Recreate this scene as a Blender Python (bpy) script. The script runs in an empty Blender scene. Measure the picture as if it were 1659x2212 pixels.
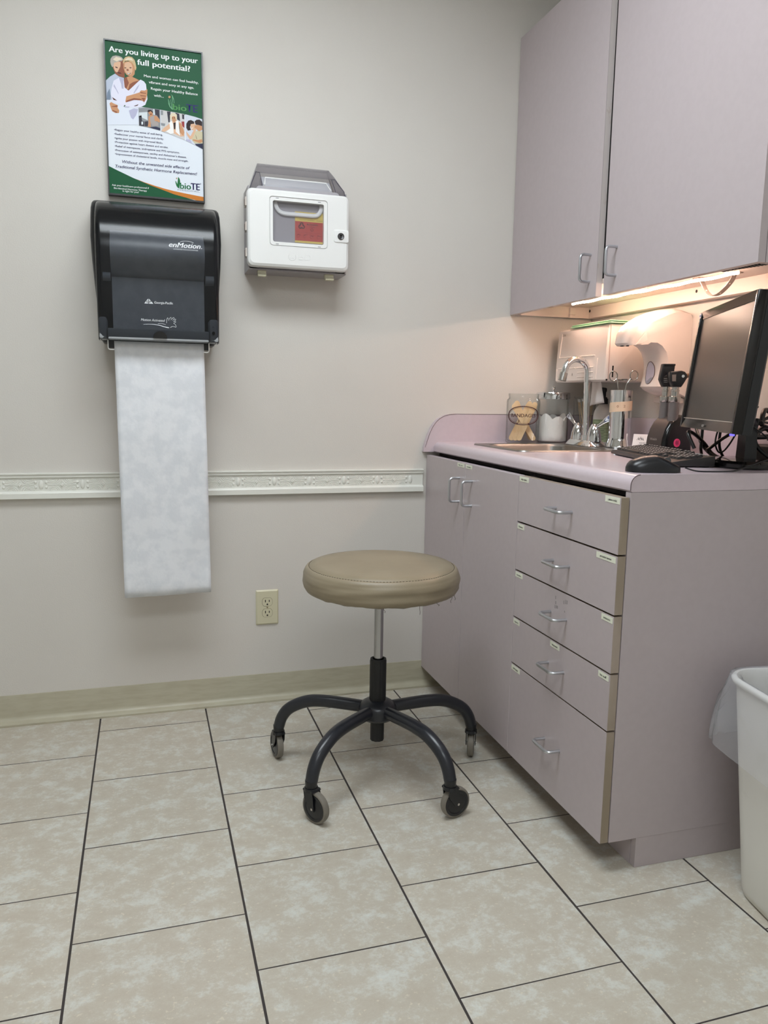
import bpy, bmesh, math, random
from mathutils import Vector, Matrix
PI = math.pi
random.seed(7)
SC = bpy.context.scene
COL = SC.collection
# ------------------------------------------------------------------ helpers
def s2l(v):
    v /= 255.0
    return v/12.92 if v <= 0.04045 else ((v+0.055)/1.055)**2.4
def rgb(c): return (s2l(c[0]), s2l(c[1]), s2l(c[2]), 1.0)
def newmat(name):
    m = bpy.data.materials.new(name); m.use_nodes = True
    nt = m.node_tree; nt.nodes.clear()
    out = nt.nodes.new('ShaderNodeOutputMaterial')
    return m, nt, out
def mat(name, c, rough=.5, metal=0.0, spec=.5, c2=None, nscale=20.0, ndetail=4.0, nlo=.4, nhi=.6, bump=0.0, bscale=200.0, coat=0.0, trans=0.0, aniso=None):
    m, nt, out = newmat(name)
    p = nt.nodes.new('ShaderNodeBsdfPrincipled')
    p.inputs['Base Color'].default_value = rgb(c)
    p.inputs['Roughness'].default_value = rough
    p.inputs['Metallic'].default_value = metal
    p.inputs['Specular IOR Level'].default_value = spec
    p.inputs['Coat Weight'].default_value = coat
    p.inputs['Transmission Weight'].default_value = trans
    nt.links.new(p.outputs[0], out.inputs[0])
    tc = nt.nodes.new('ShaderNodeTexCoord')
    if c2 is not None:
        n = nt.nodes.new('ShaderNodeTexNoise'); n.inputs['Scale'].default_value = nscale; n.inputs['Detail'].default_value = ndetail
        nt.links.new(tc.outputs['Object'], n.inputs['Vector'])
        if aniso:
            mp = nt.nodes.new('ShaderNodeMapping'); mp.inputs['Scale'].default_value = aniso
            nt.links.new(tc.outputs['Object'], mp.inputs['Vector']); nt.links.new(mp.outputs[0], n.inputs['Vector'])
        r = nt.nodes.new('ShaderNodeValToRGB')
        r.color_ramp.elements[0].position = nlo; r.color_ramp.elements[0].color = rgb(c)
        r.color_ramp.elements[1].position = nhi; r.color_ramp.elements[1].color = rgb(c2)
        nt.links.new(n.outputs['Fac'], r.inputs[0]); nt.links.new(r.outputs[0], p.inputs['Base Color'])
    if bump:
        n = nt.nodes.new('ShaderNodeTexNoise'); n.inputs['Scale'].default_value = bscale; n.inputs['Detail'].default_value = 3
        nt.links.new(tc.outputs['Object'], n.inputs['Vector'])
        b = nt.nodes.new('ShaderNodeBump'); b.inputs['Strength'].default_value = bump; b.inputs['Distance'].default_value = .002
        nt.links.new(n.outputs['Fac'], b.inputs['Height']); nt.links.new(b.outputs[0], p.inputs['Normal'])
    return m
def clearmat(name, tint, fac=.06, rough=.03, body=None, bodyfac=0.0, facing=False):
    """thin clear sheet: transparent tint + gloss by fresnel (+ a little diffuse body)"""
    m, nt, out = newmat(name)
    t = nt.nodes.new('ShaderNodeBsdfTransparent'); t.inputs[0].default_value = (tint[0], tint[1], tint[2], 1)
    if facing:      # more glass to pass through at the rims of a round wall
        lw = nt.nodes.new('ShaderNodeLayerWeight'); lw.inputs['Blend'].default_value = .5
        rp = nt.nodes.new('ShaderNodeValToRGB'); rp.color_ramp.elements[0].position = .62; rp.color_ramp.elements[0].color = (tint[0], tint[1], tint[2], 1)
        rp.color_ramp.elements[1].position = .97; rp.color_ramp.elements[1].color = (tint[0]*.62, tint[1]*.64, tint[2]*.63, 1)
        nt.links.new(lw.outputs['Facing'], rp.inputs[0]); nt.links.new(rp.outputs[0], t.inputs[0])
    g = nt.nodes.new('ShaderNodeBsdfGlossy'); g.inputs['Roughness'].default_value = rough
    f = nt.nodes.new('ShaderNodeFresnel')
    ge = nt.nodes.new('ShaderNodeNewGeometry'); ma = nt.nodes.new('ShaderNodeMath'); ma.operation = 'MULTIPLY_ADD'
    ma.inputs[1].default_value = 1/1.45-1.45; ma.inputs[2].default_value = 1.45
    nt.links.new(ge.outputs['Backfacing'], ma.inputs[0]); nt.links.new(ma.outputs[0], f.inputs['IOR'])
    mx = nt.nodes.new('ShaderNodeMixShader')
    last = t
    if body is not None:
        d = nt.nodes.new('ShaderNodeBsdfDiffuse'); d.inputs[0].default_value = rgb(body)
        m2 = nt.nodes.new('ShaderNodeMixShader'); m2.inputs[0].default_value = bodyfac
        nt.links.new(t.outputs[0], m2.inputs[1]); nt.links.new(d.outputs[0], m2.inputs[2]); last = m2
    nt.links.new(f.outputs[0], mx.inputs[0]); nt.links.new(last.outputs[0], mx.inputs[1]); nt.links.new(g.outputs[0], mx.inputs[2])
    nt.links.new(mx.outputs[0], out.inputs[0])
    return m
def emit(name, c, s):
    m, nt, out = newmat(name)
    e = nt.nodes.new('ShaderNodeEmission'); e.inputs[0].default_value = (c[0], c[1], c[2], 1); e.inputs[1].default_value = s
    nt.links.new(e.outputs[0], out.inputs[0])
    return m

class B:
    """collects shapes into one bmesh"""
    def __init__(s, M=None):
        s.bm = bmesh.new(); s.M = M; s.mi = 0; s.lay = s.bm.faces.layers.int.new('seen')
    def _fin(s, verts):
        if s.M is not None:
            for v in verts: v.co = s.M @ v.co
        for f in s.bm.faces:
            if not f[s.lay]: f[s.lay] = 1; f.material_index = s.mi
        return s
    def box(s, x0, x1, y0, y1, z0, z1, bev=0.0, seg=2):
        if x0 > x1: x0, x1 = x1, x0
        if y0 > y1: y0, y1 = y1, y0
        if z0 > z1: z0, z1 = z1, z0
        bm = s.bm; n0 = set(bm.verts)
        r = bmesh.ops.create_cube(bm, size=1.0)
        for v in r['verts']:
            v.co = Vector(((x0+x1)/2+v.co.x*(x1-x0), (y0+y1)/2+v.co.y*(y1-y0), (z0+z1)/2+v.co.z*(z1-z0)))
        if bev:
            es = list({e for v in r['verts'] for e in v.link_edges})
            bmesh.ops.bevel(bm, geom=es, offset=bev, segments=seg, profile=.5, affect='EDGES')
        return s._fin([v for v in bm.verts if v not in n0])
    def prism(s, pts, axis, a0, a1, bev=0.0, seg=2, bevcap=True):
        """closed 2D outline extruded along an axis. x:(y,z) y:(x,z) z:(x,y)"""
        bm = s.bm; n0 = set(bm.verts)
        def co(p, a):
            return {'x': Vector((a, p[0], p[1])), 'y': Vector((p[0], a, p[1])), 'z': Vector((p[0], p[1], a))}[axis]
        va = [bm.verts.new(co(p, a0)) for p in pts]; vb = [bm.verts.new(co(p, a1)) for p in pts]
        fa = bm.faces.new(va); fb = bm.faces.new(list(reversed(vb)))
        n = len(pts); fs = [fa, fb]
        for i in range(n):
            fs.append(bm.faces.new([va[i], vb[i], vb[(i+1) % n], va[(i+1) % n]]))
        bmesh.ops.recalc_face_normals(bm, faces=fs)
        if bev:
            es = list(set(fa.edges) | set(fb.edges))
            bmesh.ops.bevel(bm, geom=es, offset=bev, segments=seg, profile=.5, affect='EDGES')
        return s._fin([v for v in bm.verts if v not in n0])
    def loft(s, rings, cap0=True, cap1=True, closed=True):
        bm = s.bm; R = [[bm.verts.new(Vector(p)) for p in r] for r in rings]
        fs = []
        n = len(R[0])
        for a, b in zip(R[:-1], R[1:]):
            for i in range(n if closed else n-1):
                j = (i+1) % n
                fs.append(bm.faces.new([a[i], a[j], b[j], b[i]]))
        if closed and cap0: fs.append(bm.faces.new(list(reversed(R[0]))))
        if closed and cap1: fs.append(bm.faces.new(R[-1]))
        if closed: bmesh.ops.recalc_face_normals(bm, faces=fs)
        return s._fin([v for r in R for v in r])
    def lathe(s, prof, c=(0, 0, 0), n=40, M=None, jitter=None):
        rings = []
        for (r, z) in prof:
            ring = []
            for i in range(n):
                a = 2*PI*i/n
                rr = max(r, 1e-5); zz = z
                if jitter: rr, zz = jitter(rr, zz, a)
                p = Vector((rr*math.cos(a), rr*math.sin(a), zz))
                if M is not None: p = M @ p
                ring.append(p+Vector(c))
            rings.append(ring)
        return s.loft(rings)
    def cyl(s, p0, p1, r0, r1=None, n=20):
        if r1 is None: r1 = r0
        return s.tube([p0, p1], [r0, r1], n)
    def tube(s, pts, r, n=10, closed=False, flat=None):
        P = [Vector(p) for p in pts]; m = len(P)
        if not isinstance(r, (list, tuple)): r = [r]*m
        T = []
        for i in range(m):
            if closed: t = P[(i+1) % m]-P[i-1]
            else: t = P[min(i+1, m-1)]-P[max(i-1, 0)]
            T.append(t.normalized())
        up = Vector((0, 0, 1))
        if abs(T[0].dot(up)) > .95: up = Vector((1, 0, 0))
        u = (up-T[0]*up.dot(T[0])).normalized()
        rings = []
        for i in range(m):
            u = (u-T[i]*u.dot(T[i])).normalized(); w = T[i].cross(u)
            k = flat if flat else 1.0
            rings.append([P[i]+u*r[i]*math.cos(2*PI*j/n)*k+w*r[i]*math.sin(2*PI*j/n) for j in range(n)])
        if closed: rings.append(rings[0])
        if closed:
            bm = s.bm; R = [[bm.verts.new(p) for p in rg] for rg in rings[:-1]]; fs = []
            for i in range(m):
                a, b = R[i], R[(i+1) % m]
                for j in range(n): fs.append(bm.faces.new([a[j], a[(j+1) % n], b[(j+1) % n], b[j]]))
            bmesh.ops.recalc_face_normals(bm, faces=fs)
            return s._fin([v for q in R for v in q])
        return s.loft(rings)
    def ball(s, c, r, u=20, v=12):
        if not isinstance(r, (list, tuple)): r = (r, r, r)
        bm = s.bm; n0 = set(bm.verts)
        q = bmesh.ops.create_uvsphere(bm, u_segments=u, v_segments=v, radius=1.0)
        for w in q['verts']: w.co = Vector((c[0]+w.co.x*r[0], c[1]+w.co.y*r[1], c[2]+w.co.z*r[2]))
        return s._fin(q['verts'])
    def face(s, pts):
        v = [s.bm.verts.new(Vector(p)) for p in pts]; s.bm.faces.new(v)
        return s._fin(v)
    def text(s, t, o, ud, vd, width, cap, weight=0.0, shear=0.0, lift=0.0, wrap=None):
        """flat lettering: o = baseline left, ud / vd = unit directions along and up"""
        cu = bpy.data.curves.new('t', 'FONT'); cu.body = t; cu.size = 1.0; cu.shear = shear
        cu.resolution_u = 3
        ob = bpy.data.objects.new('t', cu); COL.objects.link(ob)
        dg = bpy.context.evaluated_depsgraph_get()
        me = bpy.data.meshes.new_from_object(ob.evaluated_get(dg))
        xs = [v.co.x for v in me.vertices]
        bpy.data.objects.remove(ob); bpy.data.curves.remove(cu)
        if not xs: return s
        x0, x1 = min(xs), max(xs); H = .729
        sx = width/(x1-x0); sy = cap/H
        ud = Vector(ud); vd = Vector(vd); o = Vector(o); nrm = ud.cross(vd)
        tb = bmesh.new(); tb.from_mesh(me); bpy.data.meshes.remove(me)
        bm = s.bm; mp = {}
        vs = []; shifts = [0.0] if weight <= 0 else [-weight*.55, weight*.55, 0.0]   # heavier face: strokes widened sideways
        for ks, dx in enumerate(shifts):
            for v in tb.verts:
                q = o+ud*((v.co.x-x0+dx)*sx)+vd*(v.co.y*sy)+nrm*(lift+ks*.00006)
                if wrap: q = wrap(q)+Vector((-.00004, -.00006, 0))*ks
                mp[v] = bm.verts.new(q); vs.append(mp[v])
            for f in tb.faces:
                try: bm.faces.new([mp[v] for v in f.verts])
                except ValueError: pass
        tb.free()
        return s._fin(vs)
    def obj(s, name, m, parent=None, sharp=32.0, sub=0):
        sh = SHIFT.get(parent.name, Vector()) if parent is not None else Vector()
        bm = s.bm
        for v in bm.verts: v.co -= sh
        for e in bm.edges:
            e.smooth = not (len(e.link_faces) == 2 and e.calc_face_angle(0) > math.radians(sharp))
        for f in bm.faces: f.smooth = True
        me = bpy.data.meshes.new(name); bm.to_mesh(me); bm.free()
        for q in (m if isinstance(m, (list, tuple)) else [m]): me.materials.append(q)
        o = bpy.data.objects.new(name, me); COL.objects.link(o)
        if parent is not None:
            o.parent = parent; SHIFT[o.name] = sh
        if sub:
            md = o.modifiers.new('sub', 'SUBSURF'); md.levels = sub; md.render_levels = sub
        return o
SHIFT = {}
def thing(name, label, cat, loc, group=None, rot=None):
    o = bpy.data.objects.new(name, None); COL.objects.link(o)
    o.location = loc; o.empty_display_size = .05
    if rot is None: SHIFT[o.name] = Vector(loc)
    else: o.rotation_euler = rot; SHIFT[o.name] = Vector()
    o['label'] = label; o['category'] = cat
    if group: o['group'] = group
    return o
def tag(o, label, cat, group=None):
    o['label'] = label; o['category'] = cat
    if group: o['group'] = group
    return o
def struct(o): o['kind'] = 'structure'; return o
def dup(root, loc, rotz=None, label=None):
    r = root.copy(); COL.objects.link(r); r.location = loc
    if rotz is not None: r.rotation_euler = (0, 0, rotz)
    if label: r['label'] = label
    for ch in list(root.children):
        c = ch.copy(); COL.objects.link(c); c.parent = r
        for g in ch.children:
            d = g.copy(); COL.objects.link(d); d.parent = c
    return r
def lerp(a, b, t): return a+(b-a)*t
def smooth_path(pts, k=6):
    """Catmull-Rom through points"""
    P = [Vector(p) for p in pts]; out = []
    for i in range(len(P)-1):
        p0 = P[max(i-1, 0)]; p1 = P[i]; p2 = P[i+1]; p3 = P[min(i+2, len(P)-1)]
        for j in range(k):
            t = j/k
            out.append(.5*((2*p1)+(-p0+p2)*t+(2*p0-5*p1+4*p2-p3)*t*t+(-p0+3*p1-3*p2+p3)*t**3))
    out.append(P[-1]); return out
def rrect(x0, x1, y0, y1, r, n=5):
    out = []
    for cx, cy, a0 in ((x1-r, y1-r, 0), (x0+r, y1-r, PI/2), (x0+r, y0+r, PI), (x1-r, y0+r, 1.5*PI)):
        for i in range(n+1):
            a = a0+PI/2*i/n; out.append((cx+r*math.cos(a), cy+r*math.sin(a)))
    return out
X, Y, Z = Vector((1, 0, 0)), Vector((0, 1, 0)), Vector((0, 0, 1))

# ------------------------------------------------------------------ materials
M_wall = mat('wall_paint', (211, 207, 200), .55, spec=.3, c2=(208, 203, 196), nscale=2.5, nlo=.35, nhi=.7, bump=.18, bscale=260)
M_ceil = mat('ceiling_paint', (228, 226, 220), .8)
M_trim = mat('white_trim_paint', (226, 226, 218), .35)
M_base = mat('cove_base_vinyl', (178, 173, 152), .42, c2=(169, 162, 141), nscale=14, nlo=.4, nhi=.7, aniso=(1, 1, 5))
M_lam = mat('mauve_laminate', (184, 173, 175), .36, c2=(182, 171, 173), nscale=60, ndetail=6)
M_counter = mat('lilac_countertop_laminate', (201, 187, 193), .22, c2=(199, 185, 191), nscale=80, ndetail=6)
M_edge = mat('worn_beige_edge', (146, 132, 114), .55, c2=(166, 152, 140), nscale=9, nlo=.42, nhi=.62, aniso=(1, 1, .3))
M_wornedge = mat('worn_door_edge', (206, 196, 192), .5, c2=(160, 138, 108), nscale=26, nlo=.60, nhi=.70, aniso=(1, 1, .35))
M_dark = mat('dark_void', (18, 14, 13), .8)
M_recess_shade = mat('recess_shade', (50, 42, 40), .8)  # shade of the gap under the counter, put into the rail colour
M_seam = mat('laminate_seam', (70, 52, 52), .6)
M_almond = mat('almond_melamine', (222, 207, 197), .4)
M_alu = mat('satin_aluminium', (196, 198, 202), .28, metal=.9)
M_sticker = mat('cream_sticker', (226, 228, 210), .5)
M_ink = mat('black_ink', (38, 40, 36), .6)
M_blackplastic = mat('black_plastic', (24, 25, 28), .3)
M_greyplastic = mat('grey_plastic', (72, 74, 76), .4)
M_blackmatte = mat('black_matte', (20, 20, 21), .6)
M_whiteplastic = mat('white_plastic', (232, 232, 230), .32)
M_chrome = mat('chrome', (225, 226, 228), .06, metal=1)
M_steel = mat('brushed_steel', (190, 188, 184), .22, metal=1)
M_basin = mat('steel_basin', (150, 147, 143), .34, metal=1)
M_paper = mat('paper_towel', (226, 228, 232), .8, c2=(216, 219, 224), nscale=30, bump=.25, bscale=120)
M_white = mat('white_print', (238, 240, 243), .4)
M_rubber = mat('caster_tread', (120, 114, 104), .5)
M_stoolframe = mat('black_painted_steel', (34, 36, 42), .3)
M_leather = mat('taupe_vinyl', (142, 130, 108), .42, c2=(136, 124, 102), nscale=8, bump=.12, bscale=420)
M_stitch = mat('dark_stitch', (74, 62, 48), .8)
M_ivory = mat('ivory_outlet', (205, 200, 172), .4)

# ------------------------------------------------------------------ room shell
XL, XR, YF, H = -1.6, 2.06, -3.9, 2.6
def floor_mat():
    m, nt, out = newmat('stone_look_tile')
    N = nt.nodes.new; L = nt.links.new
    def math_(op, a, b=None, c=None):
        n = N('ShaderNodeMath'); n.operation = op
        for i, q in enumerate((a, b, c)):
            if q is None: continue
            if isinstance(q, (int, float)): n.inputs[i].default_value = q
            else: L(q, n.inputs[i])
        return n.outputs[0]
    tc = N('ShaderNodeTexCoord'); sp = N('ShaderNodeSeparateXYZ'); L(tc.outputs['Object'], sp.inputs[0])
    ca, sa = math.cos(.0046), math.sin(.0046)
    x = sp.outputs[0]; y = math_('MULTIPLY', sp.outputs[1], -1.0)
    # slight waviness of the hand laid rows
    s = math_('SUBTRACT', math_('MULTIPLY', x, ca), math_('MULTIPLY', y, sa))
    t = math_('ADD', math_('MULTIPLY', x, sa), math_('MULTIPLY', y, ca))
    w, l = .3381, .3347
    u = math_('DIVIDE', math_('SUBTRACT', s, .2893), w)
    col = math_('FLOOR', u); fu = math_('SUBTRACT', u, col)
    odd = math_('ABSOLUTE', math_('MODULO', col, 2.0))
    off = math_('ADD', math_('MULTIPLY', odd, .1666), .1315)
    v = math_('DIVIDE', math_('SUBTRACT', t, off), l)
    row = math_('FLOOR', v); fv = math_('SUBTRACT', v, row)
    du = math_('MULTIPLY', math_('MINIMUM', fu, math_('SUBTRACT', 1.0, fu)), w)
    dv = math_('MULTIPLY', math_('MINIMUM', fv, math_('SUBTRACT', 1.0, fv)), l)
    # joint width wanders a little
    jn = N('ShaderNodeTexNoise'); jn.inputs['Scale'].default_value = 3.0; L(tc.outputs['Object'], jn.inputs['Vector'])
    jw = math_('MULTIPLY_ADD', jn.outputs['Fac'], .0020, .0010)
    gu = math_('LESS_THAN', du, math_('ADD', jw, .0005)); gv = math_('LESS_THAN', dv, math_('MULTIPLY', jw, .78))
    grout = math_('MAXIMUM', gu, gv)
    # mottled stone, different on every tile
    cv = N('ShaderNodeCombineXYZ'); L(col, cv.inputs[0]); L(row, cv.inputs[1])
    wn = N('ShaderNodeTexWhiteNoise'); wn.noise_dimensions = '3D'; L(cv.outputs[0], wn.inputs['Vector'])
    sc = N('ShaderNodeVectorMath'); sc.operation = 'SCALE'; sc.inputs[3].default_value = 7.0; L(wn.outputs['Color'], sc.inputs[0])
    ad = N('ShaderNodeVectorMath'); ad.operation = 'ADD'; L(tc.outputs['Object'], ad.inputs[0]); L(sc.outputs[0], ad.inputs[1])
    st = N('ShaderNodeVectorMath'); st.operation = 'MULTIPLY'; st.inputs[1].default_value = (1, 1.12, 1); L(ad.outputs[0], st.inputs[0])
    n1 = N('ShaderNodeTexNoise'); n1.inputs['Scale'].default_value = 17; n1.inputs['Detail'].default_value = 10; n1.inputs['Roughness'].default_value = .80; n1.inputs['Distortion'].default_value = .12
    L(st.outputs[0], n1.inputs['Vector'])
    r1 = N('ShaderNodeValToRGB'); e = r1.color_ramp.elements
    e[0].position = .36; e[0].color = rgb((181, 172, 157)); e[1].position = .67; e[1].color = rgb((205, 207, 200))
    q = r1.color_ramp.elements.new(.50); q.color = rgb((187, 180, 166))
    q = r1.color_ramp.elements.new(.56); q.color = rgb((196, 193, 183))
    L(n1.outputs['Fac'], r1.inputs[0])
    n2 = N('ShaderNodeTexNoise'); n2.inputs['Scale'].default_value = 120; n2.inputs['Detail'].default_value = 3; L(st.outputs[0], n2.inputs['Vector'])
    r2 = N('ShaderNodeValToRGB'); r2.color_ramp.elements[0].position = .63; r2.color_ramp.elements[0].color = (0, 0, 0, 1); r2.color_ramp.elements[1].position = .70; r2.color_ramp.elements[1].color = (1, 1, 1, 1)
    L(n2.outputs['Fac'], r2.inputs[0])
    mxs = N('ShaderNodeMix'); mxs.data_type = 'RGBA'; L(math_('MULTIPLY', r2.outputs[0], .55), mxs.inputs[0]); L(r1.outputs[0], mxs.inputs[6]); mxs.inputs[7].default_value = rgb((214, 206, 188))
    hv = N('ShaderNodeHueSaturation'); L(mxs.outputs[2], hv.inputs['Color'])
    L(math_('MULTIPLY_ADD', wn.outputs['Value'], .06, .97), hv.inputs['Value'])
    mg = N('ShaderNodeMix'); mg.data_type = 'RGBA'; L(grout, mg.inputs[0]); L(hv.outputs[0], mg.inputs[6]); mg.inputs[7].default_value = rgb((58, 52, 50))
    p = N('ShaderNodeBsdfPrincipled'); L(mg.outputs[2], p.inputs['Base Color'])
    L(math_('MULTIPLY_ADD', grout, .4, .42), p.inputs['Roughness']); p.inputs['Specular IOR Level'].default_value = .4
    bp = N('ShaderNodeBump'); bp.inputs['Strength'].default_value = .5; bp.inputs['Distance'].default_value = .002; L(math_('SUBTRACT', 1.0, grout), bp.inputs['Height']); L(bp.outputs[0], p.inputs['Normal'])
    L(p.outputs[0], out.inputs[0])
    return m
struct(B().box(XL, XR, YF, 0, -.1, 0).obj('floor', floor_mat()))
struct(B().box(XL-.1, XR+.1, 0, .1, -.1, H).obj('wall_back', M_wall))
struct(B().box(XR, XR+.1, YF, 0, -.1, H).obj('wall_right', M_wall))
struct(B().box(XL-.1, XL, YF, 0, -.1, H).obj('wall_left', M_wall))
struct(B().box(XL-.1, XR+.1, YF-.1, YF, -.1, H).obj('wall_front', M_wall))
struct(B().box(XL-.1, XR+.1, YF-.1, .1, H, H+.1).obj('ceiling', M_ceil))
# vinyl cove base on the back wall
prof = [(0, 0), (0, .0976), (-.0022, .0976), (-.003, .0955), (-.003, .026), (-.0055, .018), (-.0125, .0115), (-.0235, .0085), (-.0255, .0065), (-.026, 0)]
struct(B().prism(prof, 'x', XL, 1.50).obj('baseboard_back', M_base))
# chair rail with raised ornament, ends at the counter
def chair_rail():
    zt = .8136; b = B(); x1 = 1.403
    prof = [(0, .7335), (-.016, .7335), (-.018, .7345), (-.018, .7505), (-.016, .7535), (-.011, .7545), (-.0085, .757), (-.0085, .7965), (-.012, .7985), (-.0135, .8005), (-.0135, .8075), (-.0165, .809), (-.017, .8125), (-.0155, zt), (0, zt)]
    b.prism(prof, 'x', XL, x1)
    y = -.0085; per = .1215; zc = .7768
    def line(pts, r): b.tube([(p[0], y, p[1]) for p in pts], r, 6)
    k0 = -14
    for k in range(k0, 12):
        cx = .0795+k*per
        if cx-.05 > x1: break
        def cl(x): return max(min(x, x1-.002), XL)
        dm = .0055
        if cx+dm < x1:
            b.loft([[(cx, y, zc+.0075), (cx+.0062, y, zc), (cx, y, zc-.0075), (cx-.0062, y, zc)], [(cx, y-.0036, zc+.0055), (cx+.0045, y-.0036, zc), (cx, y-.0036, zc-.0055), (cx-.0045, y-.0036, zc)]])
        for sx in (-1, 1):
            if (sx > 0 and cx+.052 > x1) or cx > x1: continue
            for sz in (-1, 1):
                # border line: runs beside the diamond then flat to the cartouche
                pts = [(0, .0125), (.0085, .0015), (.040, .0012), (.0435, .0035), (.0425, .0065)]
                line([(cx+sx*px, zc+sz*pz) for px, pz in pts], .0013)
                # nested arcs hanging from the edges
                for r_, xo in ((.0175, .024), (.0128, .0245), (.008, .025)):
                    line([(cx+sx*(xo+r_*math.cos(a)), zc+sz*(.0185-r_*.82*math.sin(a))) for a in [PI*i/10 for i in range(11)]], .0012)
                b.ball((cx+sx*.0455, y, zc+sz*.0078), (.0042, .0034, .0045), 10, 6)
            # leaf scroll between
            line([(cx+sx*.036, zc+.0065), (cx+sx*.043, zc+.0095), (cx+sx*.047, zc+.012)], .0012)
        px = cx+per/2
        if px+.006 < x1:
            b.ball((px, y, zc), (.0072, .0046, .0145), 12, 8)
    return b.obj('trim_1', M_trim)
struct(chair_rail())

# ------------------------------------------------------------------ camera
RT = Vector((0.95715622, -0.28906995, 0.01704504)); UP = Vector((0.02631156, 0.14543925, 0.98901725)); FW = Vector((0.28837419, 0.94619553, -0.14681396))
cam = bpy.data.cameras.new('camera'); co = bpy.data.objects.new('camera', cam); COL.objects.link(co)
cam.sensor_fit = 'VERTICAL'; cam.sensor_height = 24; cam.sensor_width = 24; cam.lens = 1673.148*24/2212
cam.clip_start = .05; cam.clip_end = 30
co.matrix_world = Matrix(((RT.x, UP.x, -FW.x, .4651959), (RT.y, UP.y, -FW.y, -2.6153224), (RT.z, UP.z, -FW.z, 1.0658704), (0, 0, 0, 1)))
SC.camera = co

# ------------------------------------------------------------------ ceiling lights
E_troffer = emit('troffer_diffuser', (.93, 1.0, 1.05), 14.8)
E_fill_panel = emit('fill_panel_diffuser', (.93, 1.0, 1.05), 11.5)  # dimmer second panel, added out of view behind the camera as fill
for i, (cx, cy, lab) in enumerate(((.62, -1.2, 'white framed fluorescent ceiling panel over the middle of the room'), (.5, -3.0, 'unseen white framed ceiling panel added as fill light near the front wall'))):
    t = thing('ceiling_light', lab, 'ceiling light', (cx, cy, H), 'ceiling lights')
    b = B()
    for q in ((-.63, .63, -.33, -.30), (-.63, .63, .30, .33), (-.63, -.60, -.30, .30), (.60, .63, -.30, .30)):
        b.box(cx+q[0], cx+q[1], cy+q[2], cy+q[3], H-.03, H-.0005)
    b.obj('frame', M_whiteplastic, t)
    B().box(cx-.598, cx+.598, cy-.298, cy+.298, H-.02, H-.008).obj('diffuser', E_fill_panel if i else E_troffer, t)
wd = bpy.data.worlds.new('world'); SC.world = wd; wd.use_nodes = True
wd.node_tree.nodes['Background'].inputs[0].default_value = (.5, .5, .5, 1); wd.node_tree.nodes['Background'].inputs[1].default_value = .2
SC.view_settings.view_transform = 'Standard'; SC.view_settings.look = 'None'; SC.view_settings.gamma = 1.0; SC.view_settings.exposure = 0.0
SC.view_settings.use_curve_mapping = False

# ------------------------------------------------------------------ base cabinets
XD, YS = 1.417, -1.2096
ZB, ZT = .0741, .8641
def wire_pull(name, p0, p1, out, proj, r, parent):
    p0, p1, out = Vector(p0), Vector(p1), Vector(out); d = (p1-p0).normalized(); c = .011
    a = [p0+out*0, p0+out*(proj-c)]
    for i in range(1, 6):
        t = PI/2*i/6; a.append(p0+out*(proj-c+c*math.sin(t))+d*(c-c*math.cos(t)))
    a.append(p0+out*proj+d*c); a.append(p1+out*proj-d*c)
    for i in range(1, 6):
        t = PI/2*i/6; a.append(p1+out*(proj-c+c*math.cos(t))-d*(c-c*math.sin(t)))
    a += [p1+out*(proj-c), p1]
    return B().tube(a, r, 10).obj(name, M_alu, parent)
def sticker(txt, ya, yb, zt, parent, h=.0135):
    """ya is the left end (nearer the wall), text reads towards -y"""
    b = B(); b.box(XD-.0006, XD+.0002, yb, ya, zt-h, zt)
    b.mi = 1; L = ya-yb
    b.text(txt, (XD-.0009, ya-L*.2, zt-h*.68), (0, -1, 0), (0, 0, 1), L*.6, h*.36, .03)
    return b.obj('label_sticker', [M_sticker, M_ink], parent)
Y2 = -.734
sb = thing('base_cabinet', 'mauve two-door base cabinet under the sink against the back wall', 'cabinet', (1.73, -.367, 0))
b = B(); b.box(XD+.022, 2.055, -.015, -.002, ZB, .86).box(XD+.022, 2.055, Y2+.001, Y2+.018, ZB, .86).box(XD+.022, 2.055, Y2+.018, -.015, ZB, ZB+.018).box(2.04, 2.055, Y2+.018, -.015, ZB+.018, .86)
b.obj('body', M_lam, sb)
B().box(XD+.050, XD+.066, Y2+.001, -.002, .8605, .8745).obj('top_rail', M_recess_shade, sb)
B().box(1.5108, 1.53, Y2+.001, -.018, .0005, ZB).obj('toe_kick', M_lam, sb)
Y1 = -.3622
for (ya, yb, hy, st, txt) in ((-.003, Y1+.0015, -.318, (-.297, -.354), 'flu vx'), (Y1-.0015, Y2+.0018, -.4205, (-.366, -.416), 'ex wear')):
    d = B().box(XD, XD+.019, ya, yb, ZB, ZT, .0012, 1).obj('door', M_lam, sb)
    wire_pull('handle', (XD+.0005, hy, .737), (XD+.0005, hy, .813), (-1, 0, 0), .035, .0042, d)
    sticker(txt, st[0], st[1], ZT-.003, d, .012)
db = thing('drawer_cabinet', 'mauve five-drawer base cabinet with a finished side panel at the counter end', 'cabinet', (1.73, -.97, 0))
b = B(); b.box(XD+.024, 2.055, Y2-.018, Y2-.001, ZB, .86).box(XD+.04, 2.055, YS+.02, Y2-.018, ZB, ZB+.018).box(2.04, 2.055, YS+.02, Y2-.018, ZB+.018, .86)
b.obj('body', M_lam, db)
B().box(XD+.050, XD+.066, YS+.0195, Y2-.001, .8605, .8745).obj('top_rail', M_recess_shade, db)
B().box(XD+.0225, 2.055, YS, YS+.019, ZB, .8745, .0006, 1).obj('side_panel', M_lam, db)
b = B(); b.box(1.5108, 1.53, YS+.0195, Y2-.001, .0005, ZB-.0005).box(1.5125, 2.055, YS+.0012, YS+.0185, .0005, ZB-.0005); b.obj('toe_kick', M_lam, db)
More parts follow.
